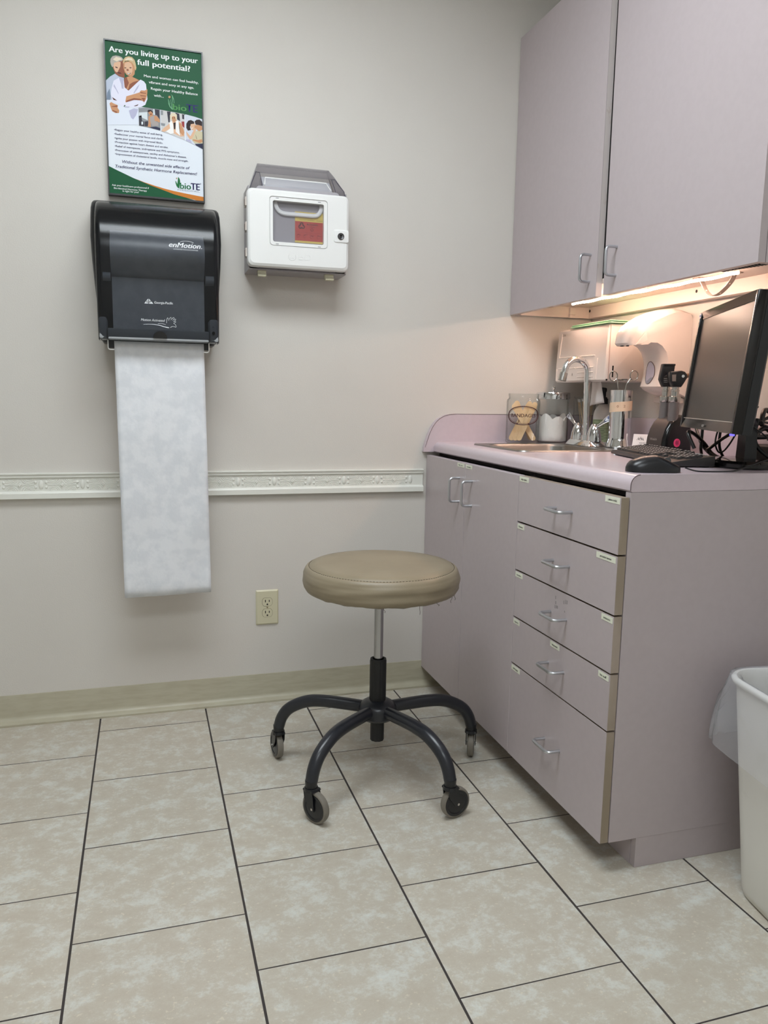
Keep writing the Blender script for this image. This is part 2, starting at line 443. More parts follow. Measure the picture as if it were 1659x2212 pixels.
gaps = [ZT+.0015, .7385, .6055, .474, .3415, ZB-.0015]
drawer_st = [[('ekg copies', -.738, -.791), ('culture swabs', -1.150, -1.2055)], [('Gloves', -.738, -.777), ('percussion hammer', -1.128, -1.203)],
             [('swabs', -.738, -.779), ('scissors', -1.162, -1.2055)], [('speci', -.738, -.774), ('tissues', -.944, -.989), ('bp cuff', -1.163, -1.204)], [('table paper', -.738, -.788)]]
hz = [.804, .673, .542, .410, .207]
for i in range(5):
    zt, zb = gaps[i]-.0022, gaps[i+1]+.0022
    b = B(); b.box(XD, XD+.0012, YS+.0015, Y2-.0018, zb, zt)
    b.mi = 1; b.box(XD+.0012, XD+.0205, YS+.0015, Y2-.0018, zb, zt)
    d = b.obj('drawer', [M_lam, M_edge], db)
    wire_pull('handle', (XD+.0005, -.938, hz[i]), (XD+.0005, -1.014, hz[i]), (-1, 0, 0), .035, .0042, d)
    for (txt, ya, yb) in drawer_st[i]:
        sticker(txt, ya, yb, zt-.0025 if i else zt-.001, d)
    if i == 2:   # old tape residue above the third pull
        random.seed(3); M_tr = mat('tape_residue', (150, 142, 142), .8)
        for k in range(9):
            yy = random.choice((-.958, -.964, -1.0, -1.008))+random.uniform(-.006, .006); zz = .562+random.uniform(-.008, .02)
            B().box(XD-.0003, XD+.0001, yy, yy-.0028-random.random()*.002, zz, zz+.004+random.random()*.008).obj('tape_residue', M_tr, d)

# ------------------------------------------------------------------ countertop
ZC = .912
XF = 1.4377
ct = thing('countertop', 'lilac laminate countertop with rounded front edge and upstand', 'countertop', (1.75, -.6, .875))
SX0, SX1, SY0, SY1 = 1.535, 1.838, -.515, -.205      # hole for the sink bowl
nose = [(1.51, .8752), (XF+.004, .8752), (XF, .879), (XF, .890)]
for i in range(1, 9):
    a = PI/2*i/8; nose.append((XF+.022-.022*math.cos(a), .890+.022*math.sin(a)))
nose.append((1.51, ZC))
b = B(); b.prism(nose, 'y', YS, -.0202)
b.box(1.51, SX0, YS, -.0202, .8752, ZC).box(SX0, SX1, SY1, -.0202, .8752, ZC).box(SX0, SX1, YS, SY0, .8752, ZC).box(SX1, 2.059, YS, -.0202, .8752, ZC)
b.obj('slab', M_counter, ct)
# thin dark seam along the end cap
b = B()
b.tube([(p[0], YS-.0003, p[1]) for p in nose[2:-1]], .0009, 6)
b.obj('end_seam', M_seam, ct)
sp = [(2.0585, .8755), (1.400, .8755), (1.4015, .892), (1.407, .910), (1.4165, .939), (1.427, .962), (1.441, .982), (1.455, .9945), (1.470, 1.003), (1.490, 1.0085), (1.516, 1.0105), (2.0585, 1.0115)]
b = B(); b.prism(sp, 'y', -.020, -.0008)
b.obj('upstand', M_counter, ct)
b = B(); b.tube([(p[0]+.0035, -.0203, p[1]-.0005) for p in sp[2:]], .0007, 6); b.obj('upstand_seam', M_seam, ct)
B().box(2.040, 2.0592, YS, -.0205, ZC+.0002, 1.0115, .002, 2).obj('upstand', M_counter, ct)

# ------------------------------------------------------------------ sink and faucet
sk = thing('sink', 'small rectangular stainless steel drop-in bar sink', 'sink', (1.72, -.36, ZC))
def rim_ring(x0, x1, y0, y1, r, z): return [(p[0], p[1], z) for p in rrect(x0, x1, y0, y1, r, 6)]
b = B()
RX0, RX1, RY0, RY1 = 1.512, 1.930, -.545, -.180
b.loft([rim_ring(RX0, RX1, RY0, RY1, .03, ZC+.0004), rim_ring(RX0+.002, RX1-.002, RY0+.002, RY1-.002, .03, ZC+.004), rim_ring(RX0+.012, RX1-.012, RY0+.012, RY1-.012, .026, ZC+.0035),
        rim_ring(SX0+.01, SX1-.008, SY0+.008, SY1-.008, .05, ZC+.0025), rim_ring(SX0+.014, SX1-.012, SY0+.012, SY1-.012, .05, ZC-.004), rim_ring(SX0+.022, SX1-.02, SY0+.02, SY1-.02, .055, ZC-.12), rim_ring(SX0+.05, SX1-.05, SY0+.05, SY1-.05, .05, ZC-.14)], cap0=False)
b.obj('bowl', M_basin, sk)
B().lathe([(.0, 0), (.04, 0), (.042, .002), (.03, .003), (0, .0025)], (1.69, -.36, ZC-.1398), 24).obj('drain', M_chrome, sk)
fx, fy, fz = 1.884, -.29, ZC+.0038
fc = thing('faucet', 'chrome gooseneck faucet with two lever handles on the sink deck', 'faucet', (fx, fy, fz))
b = B(); k = [rrect(fx-.034, fx+.034, fy-.076, fy+.076, .005, 2), rrect(fx-.032, fx+.032, fy-.074, fy+.074, .005, 2), rrect(fx-.0245, fx+.0245, fy-.066, fy+.066, .005, 2)]
b.loft([[(p[0], p[1], fz+.0005) for p in k[0]], [(p[0], p[1], fz+.006) for p in k[1]], [(p[0], p[1], fz+.018) for p in k[2]]])
b.obj('base_plate', M_chrome, fc)
pts = [(fx, fy, fz+.016), (fx-.003, fy, 1.05), (fx-.006, fy, 1.155)]
c0 = (fx-.006-.043, 1.158)
for i in range(0, 13):
    a = PI*i/12*.92; pts.append((c0[0]+.043*math.cos(a), fy, c0[1]+.043*math.sin(a)))
pts += [(c0[0]-.0425-.0035, fy, 1.152), ]
e = Vector(pts[-1])
B().tube(pts, .0108, 18).cyl((fx, fy, fz+.016), (fx, fy, fz+.034), .017, .0155, 24).obj('spout', M_chrome, fc)
B().cyl(e+Vector((.0005, 0, .004)), e+Vector((-.006, 0, -.022)), .0132, .0138, 20).obj('aerator', M_steel, fc)
for s_, tilt in ((1, 0), (-1, 0)):
    hy = fy+s_*.051
    b = B(); b.lathe([(.0245, 0), (.0245, .006), (.0225, .022), (.018, .040), (.0125, .052), (.008, .057), (0, .058)], (fx, hy, fz+.016), 28)
    h = b.obj('handle', M_chrome, fc)
    ld = Vector((.50, -.866, 0)) if s_ < 0 else Vector((-.22, .975, 0)); nl = Vector((-.866, -.5, 0)) if s_ < 0 else Vector((-.975, -.22, 0))
    L = 1.0 if s_ < 0 else .86; c0_ = Vector((fx, hy, fz))
    path = smooth_path([c0_+Z*.066, c0_+ld*.012*L+Z*.067, c0_+ld*.024*L+Z*.074, c0_+ld*.036*L+Z*.083, c0_+ld*.050*L+Z*.093, c0_+ld*.062*L+Z*.101], 5)
    n = len(path); b = B(); rings = []
    for i, p in enumerate(path):
        t = i/(n-1); hh = .0055 if t < .45 else lerp(.0055, .0105, min(1, (t-.45)*2.6)); th = lerp(.0055, .0036, t)
        if i == n-1: hh *= .7
        tz = (path[min(i+1, n-1)]-path[max(i-1, 0)]).normalized(); vv = nl.cross(tz).normalized()
        rings.append([p+nl*th*math.cos(2*PI*k_/14)+vv*hh*math.sin(2*PI*k_/14) for k_ in range(14)])
    b.loft(rings); b.obj('lever', M_chrome, h)
    # coloured index plate set into the lever
    q = c0_+ld*.048*L+Z*.0925+nl*.0040; td_ = (ld*.85+Z*.52).normalized(); vd_ = nl.cross(td_).normalized()
    if vd_.z < 0: vd_ = -vd_
    shp = [(-.0155, -.0030), (-.004, -.0078), (.0105, -.0082), (.0140, -.003), (.0130, .0060), (.004, .0070), (-.008, .0030)]
    def plate(k_, o0, o1):
        b.loft([[q+td_*a_*k_+vd_*c_*k_+nl*o0 for a_, c_ in shp], [q+td_*a_*k_+vd_*c_*k_+nl*o1 for a_, c_ in shp]])
    b = B(); b.mi = 2; plate(1.0, -.002, .0003); b.mi = 1; plate(.80, 0, .0007)
    b.mi = 2; dc = q+td_*.0050*L
    b.loft([[dc+td_*.0044*math.cos(2*PI*k_/18)+vd_*.0044*math.sin(2*PI*k_/18)+nl*o_ for k_ in range(18)] for o_ in (0, .0011)])
    b.mi = 1; hd_ = td_ if s_ < 0 else -td_
    b.text('C' if s_ < 0 else 'H', dc-hd_*.0018-vd_*.0022+nl*.0013, hd_, vd_, .0036, .0044, .02)
    b.obj('index_plate', [M_chrome, mat('index_white', (228, 232, 240), .3), mat('index_blue' if s_ < 0 else 'index_grey', (40, 56, 120) if s_ < 0 else (96, 92, 96), .4)], h)

# ------------------------------------------------------------------ upper cabinet
XU, ZU0, ZU1, YU = 1.723, 1.366, 2.2895, -1.2007
uc = thing('wall_cabinet', 'mauve two-door wall cabinet hung above the sink and monitor', 'cabinet', (1.9, -.6, ZU0))
b = B(); b.box(XU+.021, 2.059, -.018, -.001, ZU0, ZU1).box(XU+.021, 2.059, YU, YU+.018, ZU0, ZU1).box(XU+.021, 2.059, YU+.018, -.018, ZU1-.018, ZU1)
b.obj('side_panel', M_lam, uc)
b = B(); b.box(XU+.021, 2.045, YU+.018, -.018, 1.404, 1.418)
b.obj('bottom_panel', M_almond, uc)
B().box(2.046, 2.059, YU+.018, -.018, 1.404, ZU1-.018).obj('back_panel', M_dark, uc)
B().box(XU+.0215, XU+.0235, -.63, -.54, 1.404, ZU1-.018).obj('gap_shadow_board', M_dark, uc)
b = B(); b.box(2.028, 2.0585, YU+.019, -.019, 1.3645, 1.4035).box(XU+.03, 2.028, -.0305, -.0185, 1.3645, 1.4035)
b.obj('mounting_rail', M_almond, uc)
for (p, r_) in (((2.0275, -.036, 1.3905), .0045), ((2.0275, -.620, 1.391), .0042)):
    B().ball(p, (.0016, r_, r_*1.15), 12, 8).obj('screw', M_dark, uc)
HANG = [(-.0035, -.565, -.5285, 0), (-.6050, YU+.0005, -.663, 1)]
for (ya, yb, hy, kk) in HANG:
    b = B(); top = ya if kk == 0 else ya
    if kk:   # this door hangs a little out of square, the gap narrows towards the top
        b.prism([(ya, ZU0), (yb, ZU0), (yb, ZU1), (ya+.005, ZU1)], 'x', XU, XU+.019)
    else:
        b.box(XU, XU+.0015, yb, ya, ZU0, ZU1)
        b.mi = 1; b.box(XU+.0015, XU+.0195, yb, ya, ZU0, ZU1)
    d = b.obj('door', [M_lam, M_wornedge], uc)
    wire_pull('handle', (XU+.0005, hy, 1.412), (XU+.0005, hy, 1.489), (-1, 0, 0), .035, .0042, d)
# under-cabinet light: slim clear-lensed tube, wavy rope light
ul = thing('under_cabinet_light', 'slim glowing light tube under the wall cabinet', 'light', (1.88, -.56, 1.395))
def tube_mat():
    m, nt, out = newmat('warm_light_tube')
    e = nt.nodes.new('ShaderNodeEmission'); e.inputs[0].default_value = (1.0, .68, .53, 1)
    g = nt.nodes.new('ShaderNodeNewGeometry'); sp = nt.nodes.new('ShaderNodeSeparateXYZ'); nt.links.new(g.outputs['Normal'], sp.inputs[0])
    mr = nt.nodes.new('ShaderNodeMapRange'); mr.inputs['From Min'].default_value = .3; mr.inputs['From Max'].default_value = -.9
    mr.inputs['To Min'].default_value = 6.0; mr.inputs['To Max'].default_value = 140.0
    nt.links.new(sp.outputs[2], mr.inputs['Value']); nt.links.new(mr.outputs[0], e.inputs[1]); nt.links.new(e.outputs[0], out.inputs[0])
    return m
E_tube = tube_mat()   # lens brightest underneath
pts = []
for i in range(41):
    t = i/40; pts.append((lerp(1.866,1.902,t), lerp(-.19, -.935, t), 1.3915+.0012*math.sin(t*34)))
B().tube(pts, .0040, 10).obj('tube', E_tube, ul)
for t in (.03, .5, .97):
    p = Vector(pts[int(t*40)]); B().box(p.x-.010, p.x+.010, p.y-.006, p.y+.006, p.z+.0050, 1.4038).obj('mounting_clip', M_whiteplastic, ul)
# white cable clip on the back rail
b = B(); b.box(1.945, 1.970, -.0385, -.031, 1.374, 1.400, .003).box(1.943, 1.956, -.0425, -.031, 1.362, 1.374, .002)
tag(b.obj('cable_clip', M_almond), 'small almond plastic clip stuck to the rail near the corner below the wall cabinet', 'clip')
# perforated metal strap loop
sp_ = smooth_path([(1.92, -.770, 1.4025), (1.922, -.778, 1.388), (1.922, -.795, 1.366), (1.924, -.812, 1.352), (1.927, -.828, 1.350), (1.932, -.843, 1.357), (1.940, -.858, 1.374), (1.945, -.866, 1.389), (1.946, -.870, 1.4025)], 5)
st = thing('pipe_strap', 'grey perforated metal strap looped below the wall cabinet', 'strap', (1.93, -.82, 1.403))
b = B(); rings = []
for i, p in enumerate(sp_):
    t = (sp_[min(i+1, len(sp_)-1)]-sp_[max(i-1, 0)]).normalized(); w = Vector((1, .25, 0)).normalized(); n = t.cross(w).normalized()
    w2 = w*.0095; rings.append([p+w2+n*.0006, p-w2+n*.0006, p-w2-n*.0006, p+w2-n*.0006])
b.loft(rings).box(1.908, 1.934, -.776, -.752, 1.4005, 1.4037).box(1.936, 1.958, -.888, -.866, 1.4005, 1.4037)
M_gstrap = mat('grey_strap', (150, 138, 130), .4, metal=.5)
o = b.obj('band', M_gstrap, st)
M_ph = mat('hole_light', (236, 216, 200), .6)
for i in range(3, len(sp_)-2, 7):
    p = sp_[i]; t = (sp_[i+1]-sp_[i-1]).normalized(); w = Vector((1, .25, 0)).normalized(); n = t.cross(w).normalized()
    B().cyl(p-n*.0010, p+n*.0010, .0022, n=10).obj('punched_hole', M_ph, st)
# coiled dark cord at the right end of the underside
b = B()
cp = []
for i in range(170):
    t = i/169; a = t*2*PI*17
    cp.append((1.795+.012*math.cos(a)+.03*t, -1.00-.155*t, 1.388+.008*math.sin(a)))
b.tube(cp, .0036, 7)
tag(b.obj('coiled_cord', M_blackplastic), 'dark coiled cord under the right end of the wall cabinet', 'cord')

# ------------------------------------------------------------------ poster
PX0, PZ0, PW, PH = .3685, 1.657, .2845, .4375
po = thing('poster', 'green and white framed health poster with a smiling couple above the black towel dispenser', 'poster', (PX0+PW/2, 0, PZ0))
b = B(); fw = .0035
b.box(PX0, PX0+fw, -.021, -.0008, PZ0, PZ0+PH).box(PX0+PW-fw, PX0+PW, -.021, -.0008, PZ0, PZ0+PH).box(PX0+fw, PX0+PW-fw, -.021, -.0008, PZ0+PH-fw, PZ0+PH).box(PX0+fw, PX0+PW-fw, -.021, -.0008, PZ0, PZ0+fw+.0015)
b.obj('frame', M_blackplastic, po)
PC = {'green': (24, 86, 54), 'white': (226, 232, 240), 'orange': (206, 126, 50), 'n': (40, 34, 84), 'g': (84, 150, 84), 'p': (44, 36, 104), 'g2': (30, 110, 66), 'c': (150, 156, 164), 'w': (240, 244, 244),
      'shirt_grey': (186, 196, 214), 'shirt_dark': (120, 136, 156), 'skin_shade': (142, 84, 62), 'skin_light': (222, 180, 148), 'hair_grey': (176, 170, 160), 'hair_light': (228, 216, 192), 'feature_dark': (76, 42, 34),
      'skirt_white': (222, 228, 240), 'shirt_white': (226, 226, 242), 'shirt_fold': (182, 182, 208), 'skin_tan': (200, 146, 106), 'hair_blond': (206, 180, 136), 'tooth_white': (242, 240, 238),
      'photo_grey': (140, 144, 148), 'photo_light': (212, 220, 224), 'photo_dark': (58, 56, 66), 'tank_grey': (170, 160, 156), 'hair_dark': (48, 34, 34), 'photo_navy': (44, 46, 72), 'photo_cream': (206, 204, 204), 'photo_red': (156, 60, 60),
      'hair_white': (226, 212, 184), 'photo_pale': (208, 214, 226), 'shirt_cream': (206, 196, 164), 'leaf_line': (120, 176, 136), 'logo_dot_tan': (190, 150, 110), 'logo_green': (34, 110, 62)}
PM = {k: mat('print_'+k, v, .42, spec=.16) for k, v in PC.items()}
def pp(q, l): return (PX0+q[0]/1000, -.0175-.00012*l, PZ0+q[1]/1000)
def psheet(pts, l, b): b.face([pp(q, l) for q in pts]); return b
POLYS=[
('shirt_grey',2,[[2.6, 323.3], [15.5, 335.7], [29.7, 345.4], [40.5, 338.9], [54.5, 336.7], [53.5, 304.9], [32.7, 282.5], [20.4, 273.0], [3.3, 271.0]]),
('shirt_dark',3,[[5.9, 289.1], [12.8, 301.8], [15.7, 282.4], [14.3, 270.3], [3.3, 270.0], [4.6, 279.1]]),
('skin_shade',3,[[23.8, 377.1], [35.9, 383.6], [54.0, 386.0], [57.1, 354.8], [56.5, 337.0], [48.5, 337.9], [39.6, 339.8], [30.7, 345.5], [26.1, 355.8], [23.4, 364.3]]),
('skin_light',4,[[25.7, 375.4], [36.9, 380.8], [46.8, 379.1], [45.4, 367.1], [41.2, 358.7], [35.8, 348.2], [30.0, 352.3], [26.2, 360.7]]),
('hair_grey',5,[[17.3, 376.2], [18.6, 385.2], [24.3, 392.8], [33.3, 396.0], [42.3, 395.7], [50.2, 393.3], [54.1, 387.9], [49.9, 382.5], [40.8, 380.3], [34.8, 377.5], [28.7, 375.8], [25.4, 364.5], [22.3, 362.2], [18.6, 369.5]]),
('hair_light',6,[[25.0, 384.1], [34.2, 392.2], [46.2, 390.8], [52.1, 387.7], [44.0, 384.6], [35.8, 379.6], [29.9, 381.8]]),
('feature_dark',6,[[30.4, 365.2], [37.3, 364.1], [38.2, 361.3], [32.2, 361.5]]),
('feature_dark',6,[[32.9, 349.8], [44.9, 350.3], [48.8, 347.8], [40.8, 346.8]]),
('skirt_white',3,[[3.3, 270.0], [20.4, 273.0], [38.2, 263.2], [52.0, 255.9], [93.8, 260.7], [92.4, 209.2], [2.9, 199.3]]),
('shirt_white',6,[[25.1, 325.1], [39.4, 334.8], [54.3, 328.8], [55.7, 310.1], [66.6, 302.5], [82.2, 318.3], [99.0, 335.4], [102.1, 337.7], [111.2, 333.9], [117.1, 326.7], [118.3, 312.8], [120.1, 284.9], [113.5, 268.1], [101.0, 260.6], [92.7, 257.6], [60.2, 256.8], [54.2, 261.1], [50.0, 254.6], [38.1, 261.2], [23.1, 263.4], [19.3, 270.9], [15.8, 285.4], [18.4, 302.5]]),
('shirt_fold',7,[[25.8, 316.3], [37.1, 293.9], [37.9, 288.1], [31.3, 300.2], [24.6, 309.2]]),
('shirt_fold',7,[[40.4, 334.9], [53.4, 334.6], [52.6, 305.7], [47.5, 306.1], [45.9, 318.8]]),
('shirt_fold',7,[[65.9, 246.5], [80.4, 254.2], [92.6, 253.6], [86.0, 234.7], [77.4, 222.7], [71.5, 227.0]]),
('shirt_fold',7,[[98.7, 324.4], [93.2, 311.7], [81.6, 295.3], [80.7, 298.2], [91.3, 316.5]]),
('shirt_fold',7,[[52.0, 255.9], [68.3, 257.8], [66.2, 255.0], [54.0, 254.1]]),
('skin_shade',7,[[56.5, 337.0], [70.9, 344.7], [84.9, 340.6], [99.0, 335.4], [84.3, 320.6], [66.6, 303.0], [55.7, 310.1], [54.3, 328.8]]),
('skin_tan',8,[[62.7, 339.7], [72.9, 344.0], [85.9, 339.7], [98.0, 335.2], [80.5, 328.1], [70.2, 320.8], [65.7, 306.4], [60.7, 306.7], [68.3, 324.6], [64.5, 333.0]]),
('skin_tan',8,[[53.8, 378.1], [62.0, 383.1], [76.1, 384.9], [86.0, 378.3], [86.6, 364.6], [85.2, 350.5], [78.9, 342.8], [70.9, 343.7], [62.8, 345.7], [57.0, 352.8], [53.9, 364.3]]),
('skin_light',9,[[57.8, 377.6], [68.0, 382.9], [76.0, 380.0], [79.7, 371.6], [79.3, 357.7], [75.0, 348.2], [66.9, 345.2], [61.9, 348.5], [57.2, 359.8]]),
('hair_blond',9,[[52.7, 376.0], [54.1, 387.0], [60.3, 394.7], [69.5, 398.3], [79.5, 397.2], [86.3, 390.2], [89.1, 380.7], [90.8, 369.1], [88.5, 360.9], [86.6, 364.6], [84.9, 374.2], [79.1, 382.4], [68.1, 385.9], [59.0, 383.7], [54.8, 377.2]]),
('hair_light',10,[[58.1, 387.5], [68.3, 394.7], [78.4, 394.1], [82.2, 387.7], [70.2, 388.1], [62.1, 386.0]]),
('feature_dark',10,[[55.9, 365.5], [61.5, 366.3], [62.4, 364.2], [57.3, 363.3]]),
('feature_dark',10,[[70.5, 367.4], [76.6, 368.7], [77.1, 366.1], [72.0, 365.4]]),
('skin_shade',10,[[62.3, 361.4], [67.4, 363.1], [69.3, 358.4], [63.2, 356.6]]),
('feature_dark',10,[[62.0, 351.5], [69.1, 351.4], [75.2, 353.2], [72.0, 348.3], [64.9, 347.9]]),
('tooth_white',11,[[63.5, 351.2], [69.0, 350.9], [73.1, 352.1], [70.5, 349.6], [65.5, 349.2]]),
('skin_tan',8,[[60.0, 285.8], [81.6, 294.3], [98.0, 301.3], [102.3, 307.8], [112.5, 308.1], [120.8, 313.1], [120.0, 300.0], [117.0, 284.6], [110.6, 275.8], [103.5, 279.0], [81.1, 278.3], [57.5, 268.5], [56.6, 271.4]]),
('skin_shade',9,[[59.7, 273.7], [81.2, 283.3], [99.6, 283.5], [106.6, 280.3], [81.1, 277.8], [58.5, 268.6]]),
('skin_shade',9,[[98.1, 303.3], [110.3, 301.8], [117.5, 301.7], [116.4, 299.6], [102.1, 299.8]]),
('skin_shade',9,[[98.8, 293.4], [115.2, 293.9], [116.2, 291.5], [100.8, 291.2]]),
('skin_shade',9,[[101.7, 285.8], [114.0, 288.2], [110.6, 273.8], [106.7, 281.3]]),
('skin_tan',8,[[11.5, 260.1], [16.1, 264.6], [23.0, 261.4], [35.0, 257.9], [33.7, 250.7], [38.5, 243.3], [37.3, 236.2], [27.2, 235.0], [18.3, 239.0], [14.6, 248.5]]),
('skin_shade',9,[[14.7, 251.5], [32.9, 257.6], [33.8, 252.7], [19.7, 251.1]]),
('skin_shade',9,[[18.4, 243.0], [33.4, 238.7], [31.2, 236.0], [20.3, 239.7]]),
('feature_dark',8,[[19.1, 278.8], [26.5, 274.8], [33.3, 270.1], [23.3, 271.4]]),
('feature_dark',8,[[80.6, 261.2], [94.0, 267.3], [90.8, 262.9], [83.6, 260.6]]),
('photo_grey',3,[[93.9, 256.6], [112.7, 260.6], [135.2, 260.2], [156.5, 259.6], [155.7, 199.6], [135.0, 202.9], [111.2, 205.8], [93.8, 207.0]]),
('photo_light',4,[[94.8, 244.5], [118.6, 248.5], [119.2, 225.2], [94.5, 233.5]]),
('photo_light',4,[[136.4, 259.1], [140.2, 258.9], [141.0, 242.4], [136.0, 243.1]]),
('photo_dark',4,[[140.2, 258.9], [153.4, 258.6], [154.0, 231.6], [146.1, 243.0], [142.3, 242.6]]),
('photo_dark',4,[[93.9, 234.6], [102.1, 236.8], [102.9, 222.1], [109.1, 220.4], [110.0, 206.9], [93.8, 207.6]]),
('photo_dark',4,[[110.4, 220.5], [120.4, 222.9], [120.0, 208.1], [110.6, 207.0]]),
('photo_light',5,[[101.0, 218.9], [106.0, 220.0], [105.8, 211.4], [100.7, 210.8]]),
('skin_tan',5,[[122.1, 236.6], [128.4, 239.8], [138.5, 240.9], [147.2, 239.5], [154.6, 230.4], [154.4, 221.7], [145.6, 225.7], [135.4, 219.6], [127.8, 216.3], [128.8, 206.6], [118.8, 206.7], [121.6, 218.1]]),
('tank_grey',6,[[125.8, 234.6], [132.1, 237.7], [138.5, 240.9], [139.3, 226.2], [150.6, 221.3], [150.3, 212.6], [132.6, 209.4], [126.7, 222.4]]),
('skin_tan',6,[[121.1, 248.8], [130.0, 252.2], [134.8, 246.7], [134.7, 241.7], [128.3, 237.3], [123.5, 242.9]]),
('hair_dark',7,[[118.7, 250.9], [122.5, 255.1], [130.1, 255.9], [134.9, 250.4], [134.8, 246.7], [128.7, 252.1], [122.3, 247.7]]),
('skin_shade',7,[[126.0, 244.4], [132.3, 245.8], [130.9, 241.3], [127.2, 240.9]]),
('photo_navy',6,[[123.8, 206.0], [142.7, 209.3], [155.3, 207.0], [155.1, 200.2], [135.0, 202.9]]),
('photo_cream',3,[[157.8, 259.1], [194.5, 257.2], [227.6, 254.8], [227.2, 179.9], [193.0, 190.0], [158.2, 198.0]]),
('photo_dark',4,[[176.1, 256.9], [186.9, 257.6], [183.6, 226.2], [179.8, 225.8]]),
('photo_dark',4,[[200.8, 256.1], [212.3, 254.3], [214.4, 233.4], [205.5, 237.4]]),
('photo_grey',4,[[157.8, 257.9], [164.7, 257.5], [164.4, 245.1], [158.1, 244.4]]),
('photo_grey',4,[[157.5, 222.1], [170.8, 221.1], [168.1, 213.4], [158.0, 214.7]]),
('photo_dark',4,[[220.6, 254.0], [227.0, 253.5], [226.7, 239.8], [220.9, 240.4]]),
('photo_red',4,[[218.2, 232.6], [227.2, 233.6], [226.8, 214.9], [220.5, 219.2]]),
('skin_light',5,[[183.6, 226.2], [191.3, 230.8], [206.7, 233.8], [216.8, 228.7], [225.4, 209.7], [226.3, 191.0], [216.0, 188.7], [193.1, 196.2], [193.3, 205.0], [183.2, 207.6], [167.7, 197.2], [158.9, 198.7], [165.4, 208.1], [179.6, 219.6]]),
('skin_tan',6,[[210.4, 226.8], [216.8, 227.5], [226.6, 202.3], [222.5, 191.9], [212.4, 200.8]]),
('tooth_white',6,[[182.3, 224.9], [190.1, 231.9], [193.7, 221.2], [195.0, 196.4], [185.4, 192.9], [172.8, 199.0], [184.5, 209.0]]),
('tooth_white',6,[[201.6, 232.0], [209.3, 234.1], [212.8, 218.3], [213.5, 190.9], [200.9, 200.8]]),
('hair_dark',6,[[194.4, 226.2], [201.5, 228.2], [199.8, 208.2], [195.9, 207.7]]),
('skin_tan',7,[[189.1, 244.2], [201.9, 245.7], [204.2, 234.8], [197.6, 227.8], [191.3, 230.8]]),
('hair_white',8,[[184.7, 246.2], [189.3, 252.9], [197.0, 255.0], [205.2, 251.0], [205.5, 237.4], [202.9, 234.6], [199.3, 245.4], [191.6, 244.5], [188.8, 233.0], [185.1, 235.1]]),
('feature_dark',8,[[190.3, 240.6], [194.1, 241.1], [193.4, 239.1], [190.9, 238.8]]),
('feature_dark',8,[[196.0, 241.3], [199.9, 241.7], [199.8, 239.9], [196.6, 239.5]]),
('photo_pale',3,[[229.6, 255.0], [258.5, 250.9], [283.0, 246.1], [282.2, 158.5], [259.5, 168.2], [230.6, 178.3]]),
('skin_light',4,[[243.9, 230.5], [256.9, 234.4], [260.5, 223.6], [257.7, 210.7], [247.4, 212.1]]),
('hair_dark',5,[[232.9, 228.0], [238.9, 237.4], [246.6, 240.2], [255.6, 236.8], [256.8, 230.7], [246.4, 228.3], [243.7, 219.2], [246.1, 210.7], [237.0, 208.5], [232.6, 215.5]]),
('skin_tan',5,[[257.4, 225.7], [268.4, 229.5], [280.1, 225.7], [281.2, 215.8], [270.7, 209.6], [261.7, 216.2], [256.6, 218.1]]),
('hair_dark',6,[[257.6, 237.0], [263.5, 242.7], [272.6, 244.3], [280.3, 238.3], [280.1, 225.7], [269.7, 228.4], [260.6, 228.6]]),
('shirt_cream',5,[[259.0, 208.4], [266.8, 211.7], [282.4, 209.7], [282.5, 175.6], [257.0, 172.9], [247.5, 183.3]]),
('skin_light',6,[[231.8, 205.4], [244.4, 193.0], [255.2, 213.0], [261.8, 218.7], [261.6, 212.4], [249.5, 186.0], [243.0, 182.8], [234.1, 194.4]]),
('shirt_fold',5,[[231.3, 182.8], [243.0, 182.8], [249.3, 173.4], [231.2, 178.4]]),
('skin_tan',7,[[267.6, 184.1], [278.1, 187.8], [281.9, 180.6], [272.7, 175.8], [250.7, 181.1], [252.1, 185.0]]),
('feature_dark',7,[[258.8, 200.8], [261.3, 194.8], [264.4, 186.3], [262.5, 187.4]]),
('photo_navy',6,[[257.0, 171.7], [281.8, 175.5], [282.2, 159.1], [260.8, 167.7]]),
('tooth_white',6,[[247.5, 217.1], [252.7, 219.0], [251.4, 216.3], [248.1, 215.3]]),
('leaf_line',2,[[180.6, 292.0], [181.9, 292.2], [182.9, 281.6], [186.4, 272.7], [192.9, 264.1], [191.4, 264.0], [184.9, 270.4], [181.0, 279.2]]),
('leaf_line',2,[[189.0, 307.3], [193.7, 303.6], [197.2, 295.5], [198.4, 283.4], [196.9, 282.5], [196.4, 291.8], [193.6, 300.0], [193.9, 295.1], [191.7, 280.5], [191.5, 270.4], [193.6, 264.2], [192.1, 264.1], [189.7, 270.2], [190.3, 281.8], [192.4, 294.9], [192.2, 302.7]]),
('leaf_line',2,[[185.1, 278.3], [185.2, 285.5], [187.6, 292.9], [188.3, 292.6], [186.3, 285.2], [186.2, 278.1]]),
('logo_dot_tan',2,[[181.1, 298.9], [182.3, 301.5], [184.9, 302.6], [187.4, 301.8], [188.1, 299.4], [186.9, 296.4], [184.3, 295.4], [181.9, 296.1]]),
('logo_green',3,[[205.2, 70.8], [209.6, 65.1], [211.2, 58.2], [210.1, 49.2], [208.1, 38.5], [209.9, 36.0], [205.4, 38.2], [202.1, 48.5], [204.1, 61.0]]),
('logo_green',3,[[196.9, 58.6], [198.7, 57.0], [202.9, 46.8], [205.4, 37.3], [200.1, 43.0], [197.1, 51.6]]),
('logo_dot_tan',3,[[198.5, 65.8], [199.8, 67.7], [201.6, 67.8], [203.0, 66.2], [201.5, 64.0], [199.3, 63.8]]),
]
